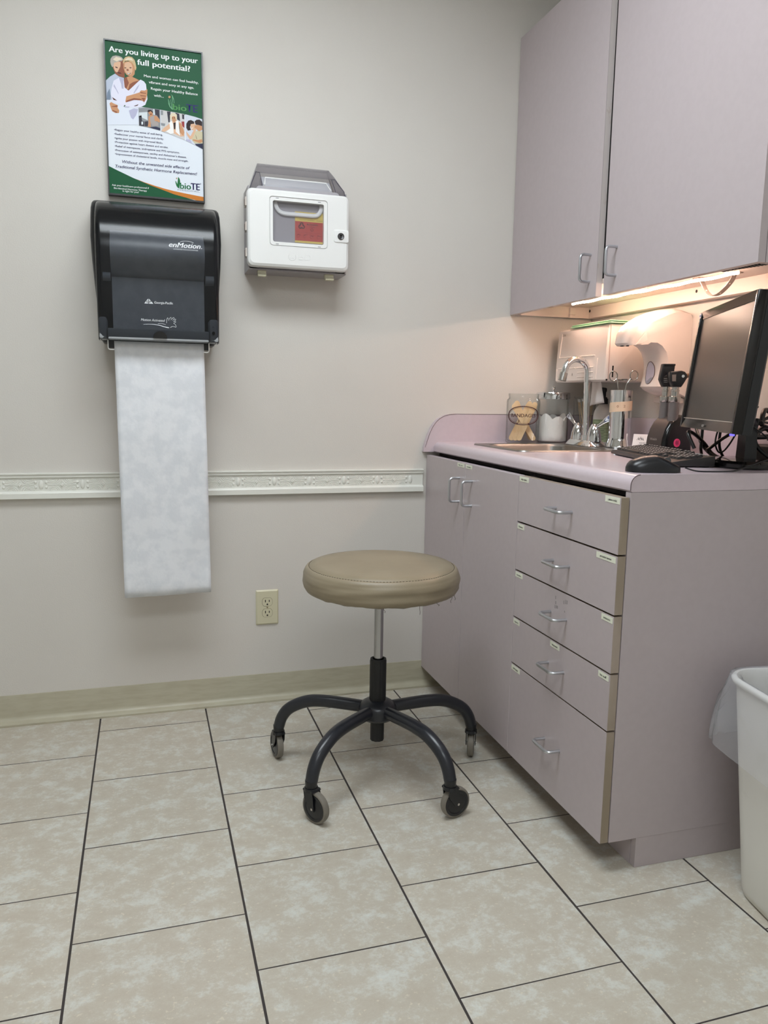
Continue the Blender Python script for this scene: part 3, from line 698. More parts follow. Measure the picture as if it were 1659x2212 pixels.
curve_top=[[102.6, 261.5], [152.2, 260.3], [197.5, 256.7], [245.7, 250.7], [282.2, 243.5]]
lowgreen=[[1.2, 83.8], [26.9, 73.0], [50.0, 64.0], [73.3, 54.8], [96.7, 47.1], [125.1, 37.4], [156.1, 28.7], [192.3, 18.0], [228.8, 11.1], [260.8, 6.1]]
orange_up=[[77.9, 53.6], [106.2, 45.1], [134.7, 38.2], [163.5, 32.2], [192.5, 27.6], [221.7, 24.0], [253.7, 20.5], [283.4, 17.7]]
orange_lo=[[283.6, -0.0], [260.8, 6.1], [228.8, 11.1], [192.3, 18.0], [156.1, 28.7], [125.1, 37.4], [96.7, 47.1]]
TEXTS=[
('Are you living up to your','w',0.03,0,[14.6, 404.9],[270.4, 405.4],16.1),
('full potential?','w',0.03,0,[94.2, 378.7],[246.9, 376.7],16.4),
('Men and women can feel healthy,','w',0.02,0,[112.0, 346.8],[271.3, 346.1],7.4),
('vibrant and sexy at any age.','w',0.02,0,[125.6, 330.7],[257.6, 329.4],7.4),
('Regain your Healthy Balance','w',0.02,0,[131.1, 313.2],[268.3, 313.0],7.6),
('with...','w',0.02,0,[139.3, 295.1],[167.8, 295.3],7.7),
('bio','g',0.02,0,[194.1, 264.0],[233.8, 263.9],18.2),
('TE','p',0.03,0,[234.3, 263.5],[266.7, 264.7],22.3),
('•Regain your healthy sense of well-being.','n',0.015,0,[22.3, 185.6],[161.8, 185.1],5.5),
('•Rediscover your mental focus and clarity.','n',0.015,0,[22.0, 173.8],[164.9, 173.7],5.5),
('•Ignite your passion with improved libido.','n',0.015,0,[22.3, 162.0],[162.2, 162.6],5.6),
('•Protection against heart disease and stroke.','n',0.015,0,[22.4, 150.9],[177.3, 151.4],5.6),
('•Relief of menopause, andropause and PMS symptoms.','n',0.015,0,[22.5, 139.4],[210.9, 139.7],5.5),
('•Prevention of osteoporosis, senility and Alzheimer’s disease.','n',0.015,0,[22.3, 127.8],[231.2, 128.4],5.5),
('•Improvement of cholesterol levels, muscle mass and strength.','n',0.015,0,[22.5, 116.9],[236.3, 117.5],5.5),
('Without the unwanted side effects of','n',0.02,0.2,[42.1, 95.5],[240.8, 95.9],8.4),
('Traditional Synthetic Hormone Replacement!','n',0.02,0.2,[22.0, 80.5],[262.2, 81.1],8.4),
('bio','g2',0.03,0,[211.0, 36.5],[242.9, 36.5],18.8),
('TE','n',0.04,0,[243.4, 36.5],[269.3, 36.9],20.5),
('MEDICAL','c',0,0,[202.8, 30.5],[270.0, 30.6],3.8),
('Ask your healthcare professional if','w',0.02,0,[10.9, 27.0],[117.7, 28.1],5.2),
('Bio-Identical Hormone Therapy','w',0.02,0,[16.3, 18.6],[111.5, 19.0],5.1),
('is right for you!','w',0.02,0,[40.9, 12.3],[87.4, 10.7],5.2),
]
i0, i1, j0, j1 = fw*1000, (PW-fw)*1000, fw*1000+1.5, (PH-fw)*1000
b = B()
b.box(PX0+fw, PX0+PW-fw, -.0172, -.003, PZ0+fw+.0015, PZ0+PH-fw)
mats = [PM['white'], PM['green'], PM['orange']]
b.mi = 1
psheet([(i0, j1), (i0, 215)]+[(60, 262)]+[tuple(q) for q in curve_top[:-1]]+[(i1, 243.6), (i1, j1)], 1, b)
psheet([(i0, j0)]+[(i0, 82.8)]+[tuple(q) for q in lowgreen[1:-1]]+[(256, j0)], 1, b)
b.mi = 2
psheet([tuple(q) for q in orange_up[:-1]]+[(i1, 17.8), (i1, j0+.3), (262, j0+.3)]+[tuple(q) for q in orange_lo[2:]], 1.3, b)
pr = b.obj('print', mats, po)
groups = {'couple_picture': [], 'gym_man_picture': [], 'towel_woman_picture': [], 'young_couple_picture': [], 'logo': []}
def pgroup(i, c, pts):
    if c in ('leaf_line', 'logo_dot_tan', 'logo_green'): return 'logo'
    mx = sum(q[0] for q in pts)/len(pts); my = sum(q[1] for q in pts)/len(pts)
    return None
cur = 'couple_picture'; seq = []
for i, (c, l, pts) in enumerate(POLYS):
    if c == 'photo_grey' and l == 3: cur = 'gym_man_picture'
    elif c == 'photo_cream': cur = 'towel_woman_picture'
    elif c == 'photo_pale': cur = 'young_couple_picture'
    elif c == 'leaf_line': cur = 'logo'
    groups[cur].append((c, l, pts))
for g, L in groups.items():
    if g == 'logo':
        for c, l, p in L: B().face([pp(q, l+1) for q in p]).obj('logo_leaf' if 'dot' not in c else 'logo_dot', PM[c], pr)
        continue
    cs = sorted({c for c, l, p in L}); b = B()
    for c, l, p in L:
        b.mi = cs.index(c); psheet([(min(max(q[0], i0), i1), q[1]) for q in p], l+1, b)
    b.obj(g, [PM[c] for c in cs], pr)
NAMES = {'w': 'white_line', 'n': 'navy_line', 'g': 'logo_lettering', 'p': 'logo_lettering', 'g2': 'logo_lettering', 'c': 'logo_lettering'}
for (t, c, w, sh, a, e_, ch) in TEXTS:
    nm = 'headline' if ch > 14 and c == 'w' else 'bullet_line' if t[0] == '\u2022' else NAMES[c]
    b = B(); b.text(t, pp(a, 3), (1, 0, 0), (0, 0, 1), (e_[0]-a[0])/1000, ch/1000, w*(1.5 if ch > 14 else 1.1), sh)
    if t == 'TE': b.text('\u00ae', pp((e_[0]+1, a[1]+ch*.85), 3), (1, 0, 0), (0, 0, 1), .004, .004, 0)
    b.obj(nm, PM[c], pr)

# ------------------------------------------------------------------ black towel dispenser
TDX = .5055
td = thing('towel_dispenser', 'black smoked plastic automatic paper towel dispenser on the wall below the poster', 'dispenser', (TDX-.001, 0, 1.215))
def ring_xy(hw, y0, y1, r, z, n=5): return [(p[0], p[1], z) for p in rrect(TDX-hw, TDX+hw, min(y0, y1), max(y0, y1), r, n)]
b = B()   # rear shell with bulging sides
zs = [(1.214, .163, .105), (1.222, .168, .110), (1.30, .174, .112), (1.38, .181, .113), (1.45, .186, .113), (1.52, .189, .113), (1.57, .187, .112), (1.60, .1855, .108), (1.616, .183, .098), (1.624, .1795, .085), (1.6275, .175, .06)]
b.loft([ring_xy(w, -.001, -d, .018, z) for z, w, d in zs])
M_shell = mat('dispenser_shell', (34, 35, 37), .34)
b.obj('rear_shell', M_shell, td)
M_smoke = clearmat('smoked_cover', (.38, .395, .42), rough=.19, body=(26, 28, 32), bodyfac=.30)
cov = [(1.218, .194), (1.25, .203), (1.30, .209), (1.36, .213), (1.42, .2155), (1.47, .2155), (1.50, .213), (1.525, .207), (1.55, .196), (1.572, .181), (1.59, .163), (1.604, .143), (1.613, .12), (1.617, .108)]
def cover_w(z): return .1715 if z < 1.52 else .1715-.0025*((z-1.52)/.1)**2
b = B(); rings = []
for z, d in cov:      # open-backed curved cover
    w = cover_w(z); r = .016; q = [(TDX-w, -.100, z)]
    for i in range(7):
        a = PI/2*i/6; q.append((TDX-w+r-r*math.cos(a), -(d-r)-r*math.sin(a), z))
    for i in range(7):
        a = PI/2*i/6; q.append((TDX+w-r+r*math.sin(a), -(d-r)-r*math.cos(a), z))
    q.append((TDX+w, -.100, z)); rings.append(q)
b.loft(rings, closed=False)
cvr = b.obj('front_cover', M_smoke, td, sharp=60)
def cov_y(z):
    for (z0, d0), (z1, d1) in zip(cov[:-1], cov[1:]):
        if z0 <= z <= z1: return -lerp(d0, d1, (z-z0)/(z1-z0))
    return -.2
# opaque lower housing inside the cover, side posts, spindle arms
M_inner = mat('dispenser_inner_grey', (172, 176, 180), .5)
M_innerd = mat('dispenser_inner_black', (22, 23, 25), .6)
b = B(); b.box(TDX-.1685, TDX+.1685, -.1145, -.1135, 1.219, 1.60)
b.obj('inner_back', M_innerd, td)
b = B(); b.box(TDX-.1685, TDX-.147, -.196, -.118, 1.219, 1.281, .006).box(TDX+.143, TDX+.1685, -.196, -.118, 1.219, 1.286, .006)
b.box(TDX-.146, TDX+.142, -.196, -.150, 1.2185, 1.250, .004)
b.obj('feed_mechanism', M_inner, td)
b = B(); b.prism([(TDX+.0195*math.cos(PI*i/16), 1.2265+.0185*math.sin(PI*i/16)) for i in range(17)], 'y', -.2035, -.196)
b.obj('sensor_window', mat('sensor_black', (8, 8, 9), .15), td)
B().cyl((TDX-.155, -.156, 1.398), (TDX-.134, -.156, 1.398), .0125, n=16).obj('spindle_arm', M_inner, td); B().cyl((TDX+.136, -.156, 1.402), (TDX+.160, -.156, 1.402), .0140, n=16).obj('spindle_arm', M_inner, td)
B().box(TDX+.152, TDX+.153, -.1985, -.196, 1.262, 1.265).cyl((TDX+.154, -.195, 1.246), (TDX+.154, -.1995, 1.246), .0045, n=12).obj('indicator', M_dark, td)
# lettering on the cover
M_ltr = mat('silver_lettering', (226, 230, 234), .35)
def wrapc(q): return Vector((q.x, cov_y(q.z)-.0006, q.z))
b = B()
b.text('en', (.536, 0, 1.4835), X, Z, .0215, .0145, .03, .28, wrap=wrapc)
b.text('Motion', (.5585, 0, 1.4835), X, Z, .066, .0145, .03, .28, wrap=wrapc)
b.text('.', (.6265, 0, 1.4835), X, Z, .002, .0145, .02, wrap=wrapc)
b.text('AUTOMATED TOUCHLESS DISPENSER', (.548, 0, 1.4765), X, Z, .069, .0028, .0, wrap=wrapc)
arc = [(.586+.020*math.cos(a), 0, 1.4965+.006*math.sin(a)) for a in [PI*(.1+.8*i/10) for i in range(11)]]
b.tube([wrapc(Vector(p)) for p in arc], .0006, 5)
b.obj('brand_lettering', M_ltr, cvr)
b = B()
for tri in ([(.4635, 1.3215), (.4745, 1.3215), (.4745, 1.3355)], [(.4765, 1.3355), (.4765, 1.3215), (.4885, 1.3215)]):
    b.face([wrapc(Vector((p[0], 0, p[1]))) for p in tri])
b.text('Georgia-Pacific', (.4915, 0, 1.3225), X, Z, .052, .0068, .03, wrap=wrapc)
b.mi = 1; b.text('GP', (.4695, 0, 1.3235), X, Z, .013, .0062, .02, lift=0, wrap=lambda q: wrapc(q)+Vector((0, -.0004, 0)))
b.obj('maker_lettering', [M_ltr, M_dark], cvr)
b = B()
b.text('Motion Activated', (.453, 0, 1.2725), X, Z, .067, .0072, .012, .25, wrap=wrapc)
hand = [(.5245, 1.2690), (.5250, 1.2800), (.5275, 1.2845), (.5290, 1.2830), (.5300, 1.2760), (.5340, 1.2830), (.5370, 1.2860), (.5385, 1.2845), (.5365, 1.2780), (.5420, 1.2840), (.5460, 1.2855), (.5465, 1.2835), (.5415, 1.2770), (.5480, 1.2810), (.5510, 1.2810), (.5505, 1.2790), (.5440, 1.2735), (.5490, 1.2750), (.5510, 1.2740), (.5495, 1.2722), (.5440, 1.2690), (.5490, 1.2660), (.5520, 1.2600), (.5500, 1.2580), (.5460, 1.2600), (.5400, 1.2600), (.5345, 1.2565)]
b.tube([wrapc(Vector((p[0], 0, p[1]))) for p in hand], .00065, 5)
b.tube([wrapc(Vector(p)) for p in smooth_path([(.459, 0, 1.2625), (.478, 0, 1.2640), (.500, 0, 1.2625), (.518, 0, 1.2580), (.531, 0, 1.2555)], 4)], [.0003+.0012*(i/16)**1 for i in range(17)], 5)
b.tube([wrapc(Vector(p)) for p in smooth_path([(.500, 0, 1.2665), (.510, 0, 1.2670), (.522, 0, 1.2645)], 4)], .0005, 5)
b.obj('hand_symbol', M_ltr, cvr)
# white wire towel guides
for s_ in (0, 1):
    xo, xi = (.3590, .376) if s_ == 0 else (.6475, .631)
    pth = [(xo, -.170, 1.2175), (xo, -.170, 1.196)]+[(xo+(xi-xo)/abs(xi-xo)*(.006-.006*math.cos(a)), -.170, 1.196-.006*math.sin(a)) for a in [PI/2*i/5 for i in range(1, 6)]]+[(xi, -.170, 1.190)]
    B().tube(pth, .0016, 8).obj('wire_guide', M_whiteplastic, td)
B().box(.357, .376, -.150, -.118, 1.196, 1.2165).obj('lower_bracket', M_shell, td); B().box(.633, .650, -.150, -.118, 1.198, 1.2165).obj('lower_bracket', M_shell, td)
# roll inside: separate thing
arc_ = [(-.128-.062*math.sin(PI*k_/14), 1.402+.132*k_/14) for k_ in range(15)]
b = B(); b.prism(arc_+[(-.117, 1.534), (-.117, 1.402)], 'x', TDX-.1325, TDX+.1325)
b.box(TDX-.1315, TDX+.1325, -.1365, -.1355, 1.2525, 1.4015)
tag(b.obj('paper_roll', M_paper), 'white paper roll seen dimly inside the smoked black dispenser', 'paper roll')
# hanging towel sheet
b = B(); rings = []; nx, nz = 22, 60
random.seed(11)
for j in range(nz+1):
    t = j/nz; row = []
    L = t*.82
    if L < .765: z = 1.2160-L*.99; y = -.152-.004*math.sin(t*5)
    else:
        a = (L-.765)/.028; z = 1.2160-.765*.99-.028*math.sin(min(a, PI)); y = -.152-.004*math.sin(.932*5)+.028*(1-math.cos(min(a, PI)))
    for i in range(nx+1):
        u = i/nx; xl = .3755+.0065*t; xr = .6335+.011*t
        yy = y+.0022*math.sin(u*9+t*7)*t+.0012*math.sin(u*23+t*15)+.003*math.sin(t*23+u*2)*(u-.5)
        row.append((lerp(xl, xr, u), yy, z+.006*(u-.5)*t+(.003*math.sin(u*60)*(1 if j == nz else 0))*.3))
    rings.append(row)
b.loft(rings, closed=False)
o = b.obj('paper_towel', M_paper, sharp=80)
md = o.modifiers.new('thick', 'SOLIDIFY'); md.thickness = .0003
tag(o, 'long white paper towel sheet hanging from the black dispenser', 'paper towel')

# ------------------------------------------------------------------ sharps cabinet
sc = thing('sharps_cabinet', 'white locking sharps cabinet with window and smoky hood on the back wall', 'cabinet', (.93, 0, 1.455))
M_smokegrey = clearmat('smoky_clear_plastic', (.84, .83, .85), rough=.08, body=(150, 146, 150), bodyfac=.16)
M_backgrey = mat('smoky_body_plastic', (158, 154, 156), .35)
b = B(); b.box(.776, .780, -.106, -.001, 1.452, 1.700).box(1.083, 1.087, -.106, -.001, 1.452, 1.700).box(.780, 1.083, -.106, -.001, 1.452, 1.456).box(.780, 1.083, -.004, -.001, 1.456, 1.700)
b.obj('body', M_backgrey, sc)
# door: thick rounded frame around the window opening
DX0, DX1, DZ0, DZ1 = .770, 1.091, 1.4585, 1.690
WX0, WX1, WZ0, WZ1 = .8485, 1.0085, 1.535, 1.657
FX0, FX1, FZ0, FZ1 = .8375, 1.0205, 1.523, 1.669
b = B()
def rr3(x0, x1, z0, z1, r, y): return [(p[0], y, p[1]) for p in rrect(x0, x1, z0, z1, r, 6)]
b.loft([rr3(DX0+.001, DX1-.001, DZ0, DZ1, .016, -.108), rr3(DX0, DX1, DZ0, DZ1, .017, -.122), rr3(DX0+.003, DX1-.003, DZ0+.003, DZ1-.003, .016, -.1295), rr3(DX0+.009, DX1-.009, DZ0+.010, DZ1-.008, .014, -.1335),
        rr3(FX0, FX1, FZ0, FZ1, .010, -.1345), rr3(FX0+.0004, FX1-.0004, FZ0+.0004, FZ1-.0004, .010, -.130), rr3(FX0+.002, FX1-.002, FZ0+.002, FZ1-.002, .009, -.130), rr3(FX0+.0024, FX1-.0024, FZ0+.0024, FZ1-.0024, .009, -.1340),
        rr3(WX0, WX1, WZ0, WZ1, .006, -.1340), rr3(WX0, WX1, WZ0, WZ1, .006, -.108)], cap0=False, cap1=False)
b.mi = 0
for (cx, cz) in ((.862, 1.664), (.994, 1.664), (.862, 1.5275), (.994, 1.528)):
    pass
door = b.obj('door', [M_whiteplastic], sc, sharp=24)
M_notch = mat('notch_grey', (140, 142, 146), .6)
for (cx, cz) in ((.862, 1.6635), (.994, 1.6625), (.862, 1.5285), (.994, 1.5285)):
    B().box(cx-.0045, cx+.0045, -.1345, -.1338, cz-.0009, cz+.0009).obj('frame_notch', M_notch, door)
B().box(WX0+.0005, WX1-.0005, -.1255, -.1235, WZ0+.0005, WZ1-.0005).obj('window_pane', clearmat('clear_window', (.95, .95, .96), rough=.05, body=(170, 168, 172), bodyfac=.08), door)
b = B()   # lock ledge
b.loft([rr3(1.040, 1.089, 1.546, 1.585, .006, -.1336), rr3(1.041, 1.088, 1.547, 1.5825, .006, -.1362), rr3(1.0425, 1.087, 1.5485, 1.579, .006, -.1366)], cap0=False)
b.obj('lock_ledge', M_whiteplastic, door)
b = B(); b.lathe([(.0105, 0), (.0105, .002), (.0085, .0035), (.0075, .0030), (0, .0030)], (1.0625, -.1364, 1.5645), 24, M=Matrix.Rotation(PI/2, 3, 'X'))
b.mi = 1; b.box(1.0613, 1.0637, -.1402, -.1392, 1.560, 1.569).cyl((1.0625, -.1392, 1.567), (1.0625, -.1402, 1.567), .0024, n=10)
b.obj('key_lock', [mat('lock_gunmetal', (92, 92, 94), .25, metal=.8), M_dark], door)
b = B()   # raised emblem and letters
b.text('BD', (.929, -.1335, 1.4855), X, Z, .040, .0195, 0, lift=.0012)
for f in list(b.bm.faces): pass
r_ = bmesh.ops.extrude_face_region(b.bm, geom=list(b.bm.faces)); 
for v in [g for g in r_['geom'] if isinstance(g, bmesh.types.BMVert)]: v.co.y += .0014
for f in b.bm.faces: f[b.lay] = 1
ecx, ecz = .9085, 1.494
b.tube([(ecx+.0115*math.cos(a), -.1338, ecz+.0115*math.sin(a)) for a in [PI*(.85+1.3*i/20) for i in range(21)]], .0011, 6)
for i in range(7):
    a = PI*(.1+.8*i/6); b.tube([(ecx+.008*math.cos(a), -.1338, ecz+.008*math.sin(a)), (ecx+.014*math.cos(a), -.1338, ecz+.014*math.sin(a))], .0008, 6)
b.tube([(ecx+x_, -.1338, ecz+z_) for x_, z_ in ((-.007, -.003), (-.0035, -.007), (0, -.003), (.0035, -.007), (.007, -.003))], .0009, 6)
b.obj('raised_emblem', M_whiteplastic, door)
M_hinge = mat('hinge_beige', (196, 186, 178), .4)
for zc in (1.650, 1.577, 1.500):
    b = B(); b.box(.7665, .7785, -.118, -.090, zc-.0135, zc+.0135, .001).cyl((.7680, -.119, zc-.0125), (.7680, -.119, zc+.0125), .0032, n=10)
    b.mi = 1; b.box(.7655, .7668, -.113, -.096, zc-.009, zc+.009)
    b.obj('hinge', [M_hinge, mat('hinge_brown', (132, 104, 90), .5)], sc)
M_foot = mat('clip_cream', (206, 202, 176), .45)
for (xa, xb) in ((.806, .832), (1.021, 1.049)):
    b = B(); b.prism([(-.098, 1.4525), (-.098, 1.446), (-.104, 1.438), (-.104, 1.434), (-.086, 1.434), (-.080, 1.446), (-.080, 1.4525)], 'x', xa, xb, .001, 1)
    b.obj('release_clip', M_foot, sc)
# hood: smoky clear, open front, slopes back to the wall
b = B()
def hood(x0, x1, inset): pass
th = .003
sideL = lambda x: [(x, -.001, 1.692), (x, -.112, 1.692), (x, -.112, 1.700)]
outl = [(-.001, 1.690), (-.111, 1.690), (-.111, 1.704), (-.060, 1.7605), (-.025, 1.789), (-.001, 1.789)]
# left & right cheeks lean inward toward the top
def cheek(xb, xt, d):
    ra = [(lerp(xb, xt, (z-1.69)/.099), y, z) for y, z in outl]; rb = [(p[0]+d, p[1], p[2]) for p in ra]
    b.loft([ra, rb])
cheek(.779, .816, .003); cheek(1.0845, 1.047, -.003)
# top lid band and the brow above the opening
b.loft([[(.819, -.001, 1.786), (1.044, -.001, 1.786), (1.044, -.001, 1.789), (.819, -.001, 1.789)], [(.8185, -.026, 1.786), (1.0445, -.026, 1.786), (1.0445, -.026, 1.789), (.8185, -.026, 1.789)], [(.809, -.059, 1.7575), (1.054, -.059, 1.7575), (1.054, -.061, 1.7605), (.809, -.061, 1.7605)], [(.807, -.066, 1.7505), (1.056, -.066, 1.7505), (1.056, -.068, 1.753), (.807, -.068, 1.753)]])
# side wings in front of the opening
b.loft([[(.782, -.111, 1.692), (.817, -.111, 1.692), (.817, -.108, 1.692), (.782, -.108, 1.692)], [(.786, -.110, 1.706), (.819, -.110, 1.706), (.819, -.107, 1.706), (.786, -.107, 1.706)], [(.807, -.066, 1.753), (.817, -.066, 1.753), (.817, -.063, 1.751), (.807, -.063, 1.751)]])
b.loft([[(1.0815, -.111, 1.692), (1.052, -.111, 1.692), (1.052, -.108, 1.692), (1.0815, -.108, 1.692)], [(1.0775, -.110, 1.706), (1.050, -.110, 1.706), (1.050, -.107, 1.706), (1.0775, -.107, 1.706)], [(1.056, -.066, 1.753), (1.046, -.066, 1.753), (1.046, -.063, 1.751), (1.056, -.063, 1.751)]])
b.obj('hood', M_smokegrey, sc, sharp=20)
# dark edge line along hood cheeks
M_he = mat('hood_edge_dark', (70, 66, 82), .3)
B().tube([(.7822, -.1125, 1.6915), (.7865, -.1115, 1.7055), (.8065, -.0685, 1.753)], .0011, 6).tube([(.817, -.1125, 1.692), (.8195, -.1115, 1.706), (.8175, -.0685, 1.752)], .0009, 6).obj('hood_edge', M_he, sc)
B().tube([(1.0815, -.1125, 1.6915), (1.078, -.1115, 1.7055), (1.0565, -.0685, 1.753)], .0011, 6).tube([(1.052, -.1125, 1.692), (1.0495, -.1115, 1.706), (1.0465, -.0685, 1.752)], .0009, 6).obj('hood_edge', M_he, sc)
# container inside
sx = thing('sharps_container', 'translucent grey sharps container with red and yellow label inside the white cabinet', 'container', (.93, -.06, 1.458))
M_cont = mat('container_grey', (164, 160, 164), .5)
b = B(); b.loft([rr3(.800, 1.062, 1.4575, 1.700, .012, -.022), rr3(.800, 1.062, 1.4575, 1.700, .012, -.1155)])
b.obj('bin', M_cont, sx)
M_lid = clearmat('container_lid_clear', (.80, .80, .82), rough=.12, body=(214, 214, 220), bodyfac=.55)
b = B(); b.prism([(-.102, 1.7008), (-.102, 1.709), (-.060, 1.741), (-.030, 1.741), (-.030, 1.7008)], 'x', .822, 1.042, .003, 2)
b.obj('lid', M_lid, sx)
b = B(); b.tube([(.828, -.1025, 1.706), (.836, -.0625, 1.7385), (1.030, -.0625, 1.7385), (1.037, -.1025, 1.706)], .0026, 8); b.obj('lid_rim', M_whiteplastic, sx)
b = B(); b.tube(smooth_path([(.857, -.117, 1.656), (.863, -.119, 1.638), (.873, -.1195, 1.627), (.892, -.1195, 1.623), (.93, -.1195, 1.623), (.975, -.1195, 1.623), (.992, -.1195, 1.627), (1.001, -.119, 1.640), (1.004, -.117, 1.656)], 4), .0042, 10, flat=1.6)
b.obj('carry_handle', M_whiteplastic, sx)
LM = [mat('label_red', (188, 60, 46), .5), mat('label_yellow', (226, 200, 96), .5), mat('label_black', (48, 32, 30), .6), mat('label_darkred', (150, 40, 36), .5)]
b = B(); b.mi = 1; b.box(.920, 1.0155, -0.1170, -0.1160, 1.5405, 1.633)
b.mi = 0; b.box(.9202, 1.0153, -0.1173, -0.1171, 1.5465, 1.6045)
b.mi = 2
for i in range(11): b.box(.9235+i*.0060, .9275+i*.0060, -0.1174, -0.1171, 1.6265, 1.6285)
b.text('DO NOT OVERFILL \u2022 ENGRAVE', (.936, -0.1174, 1.6085), X, Z, .076, .0022, .0)
b.text('BIOHAZARD', (.958, -0.1176, 1.5945), X, Z, .035, .0045, .02)
b.text('WARNING', (.966, -0.1176, 1.5885), X, Z, .018, .0026, .0)
cx, cz = .941, 1.591      # biohazard trefoil
for a in (90, 210, 330):
    q = math.radians(a); ox, oz = cx+.0052*math.cos(q), cz+.0052*math.sin(q)
    b.tube([(ox+.0046*math.cos(q+PI*(-.78+1.56*i/14)), -0.1176, oz+.0046*math.sin(q+PI*(-.78+1.56*i/14))) for i in range(15)], .0011, 5)
b.tube([(cx+.0058*math.cos(2*PI*i/20), -0.1176, cz+.0058*math.sin(2*PI*i/20)) for i in range(20)], .0006, 5, closed=True)
b.tube([(.974+.004*math.cos(2*PI*i/16), -0.1176, 1.5815+.004*math.sin(2*PI*i/16)) for i in range(16)], .0005, 5, closed=True)
b.mi = 3
b.box(.922, 1.004, -0.1176, -0.1173, 1.5712, 1.5718)
for i in range(4):
    xx = .926+i*.0215; b.tube([(xx+.009*k_, -0.1175, 1.5605+.006*abs(math.sin(k_*7+i))) for k_ in (0, .3, .6, 1.0, 1.3)], .0007, 5)
    b.tube([(xx+.004+.004*math.cos(2*PI*j/12), -0.1175, 1.560+.0045*math.sin(2*PI*j/12)) for j in range(12)], .0006, 5, closed=True)
b.box(1.0075, 1.0145, -0.1176, -0.1173, 1.553, 1.582)
b.obj('warning_label', LM, sx)

# ------------------------------------------------------------------ wall outlet
ol = thing('wall_outlet', 'ivory duplex wall outlet below the chair rail', 'outlet', (.843, 0, .2755))
OX0, OX1, OZ0, OZ1 = .8045, .8825, .2765, .3995
b = B(); b.loft([rr3(OX0, OX1, OZ0, OZ1, .003, -.0005), rr3(OX0, OX1, OZ0, OZ1, .003, -.0025), rr3(OX0+.0045, OX1-.0045, OZ0+.0045, OZ1-.0045, .003, -.0065)])
b.obj('cover_plate', M_ivory, ol)
cx = (OX0+OX1)/2; cz = (OZ0+OZ1)/2
for s_ in (1, -1):
    zc = cz+s_*.0195
    b = B(); n = 28
    def oval(r, y, k=1): 
        out = []
        for i in range(n):
            a = 2*PI*i/n; out.append((cx+max(-.0172*k, min(.0172*k, r*math.cos(a)*1.02)), y, zc+max(-.0142*k, min(.0142*k, r*math.sin(a)))))
        return out
    b.loft([oval(.0178, -.0060), oval(.0178, -.0078)])
    b.mi = 1; b.loft([oval(.0187, -.0063, 1.05), oval(.0187, -.0068, 1.05)])
    b.mi = 2
    for xx, hh in ((-.0066, .0055), (.0066, .0046)): b.box(cx+xx-.0014, cx+xx+.0014, -.0081, -.0076, zc+.0035-hh*.8, zc+.0035+hh*.8)
    b.cyl((cx, -.0076, zc-.0083), (cx, -.0081, zc-.0083), .0029, n=14)
    b.obj('receptacle', [M_ivory, mat('outlet_gap', (92, 84, 60), .7), M_dark], ol)
b = B(); b.cyl((cx, -.0060, cz), (cx, -.0078, cz), .0026, n=14); b.obj('screw', mat('screw_brass', (150, 138, 106), .4, metal=.4), ol)

# ------------------------------------------------------------------ stool
SXC, SYC = 1.064, -.62
so = thing('rolling_stool', 'round taupe vinyl rolling stool with black five-leg base', 'stool', (SXC, SYC, 0))
sxs = 1.069
prof = [(0, .538), (.180, .538), (.198, .5400), (.2085, .545), (.2145, .555), (.2165, .568), (.2165, .580), (.2145, .592), (.2105, .6015), (.2055, .607), (.2015, .6090), (.1990, .6086), (.1965, .6098), (.195, .6125), (.17, .6155), (.12, .618), (.06, .619), (0, .6192)]
def wr(r, z, a):
    if .542 < z < .604 and r > .2:
        k = math.sin((z-.542)/.062*PI)
        d = .0013*math.sin(z*165+1.6*math.sin(a*2+1)+.8*math.sin(a*5))*k*(.55+.45*math.sin(a*1.5+.6))+.0007*math.sin(z*210-a*3+2*math.sin(a*4))*k
        return r+d-.0008, z
    if z <= .5421 and r > .18: return r+.0008*math.sin(a*23), z+.0010*math.sin(a*17)+.0005*math.sin(a*41)
    return r, z
pf = []
for (r0, z0), (r1, z1) in zip(prof[:-1], prof[1:]):
    k = 5 if (z0 > .545 and z1 < .604 and r0 > .2) else 1
    for i in range(k): pf.append((lerp(r0, r1, i/k), lerp(z0, z1, i/k)))
pf.append(prof[-1])
seat = B().lathe(pf, (sxs, SYC, 0), 120, jitter=wr).obj('seat', M_leather, so, sharp=70)
b = B()
for i in range(150):
    a0 = 2*PI*i/150; a1 = a0+2*PI/150*.55
    b.tube([(sxs+.1992*math.cos(a), SYC+.1992*math.sin(a), .6091) for a in (a0, a1)], .00075, 5)
b.obj('seam_stitching', M_stitch, seat)
for (a, L, k) in ((-105, .012, .004), (-78, .022, .001), (-62, .008, .006), (-38, .018, -.004), (-32, .016, .003)):
    q = math.radians(a); p = Vector((sxs+.204*math.cos(q), SYC+.204*math.sin(q), .543))
    B().tube(smooth_path([p, p+Vector((k*.4, 0, -L*.4)), p+Vector((k*1.2, 0, -L*.7)), p+Vector((k*.8, 0, -L))], 3), .0006, 5).obj('loose_thread', M_stitch, seat)
B().box(SXC-.08, SXC+.08, SYC-.08, SYC+.08, .531, .5393, .003).cyl((SXC, SYC, .518), (SXC, SYC, .532), .03, n=24).obj('seat_plate', M_blackmatte, so)
B().cyl((SXC, SYC, .32), (SXC, SYC, .522), .0128, n=28).obj('gas_lift', mat('lift_steel', (172, 172, 174), .16, metal=1), so)
b = B(); 
ribs = []
for z, k in ((.205, 1), (.338, 1)):
    ribs.append([(SXC+(.0222+(.0010 if (i//3) % 2 else 0))*math.cos(2*PI*i/72), SYC+(.0222+(.0010 if (i//3) % 2 else 0))*math.sin(2*PI*i/72), z) for i in range(72)])
b.loft(ribs).lathe([(.0222, .338), (.0226, .3385), (.0222, .343), (.0165, .343), (.0165, .339)], (SXC, SYC, 0), 32)
b.obj('sleeve', M_blackmatte, so)
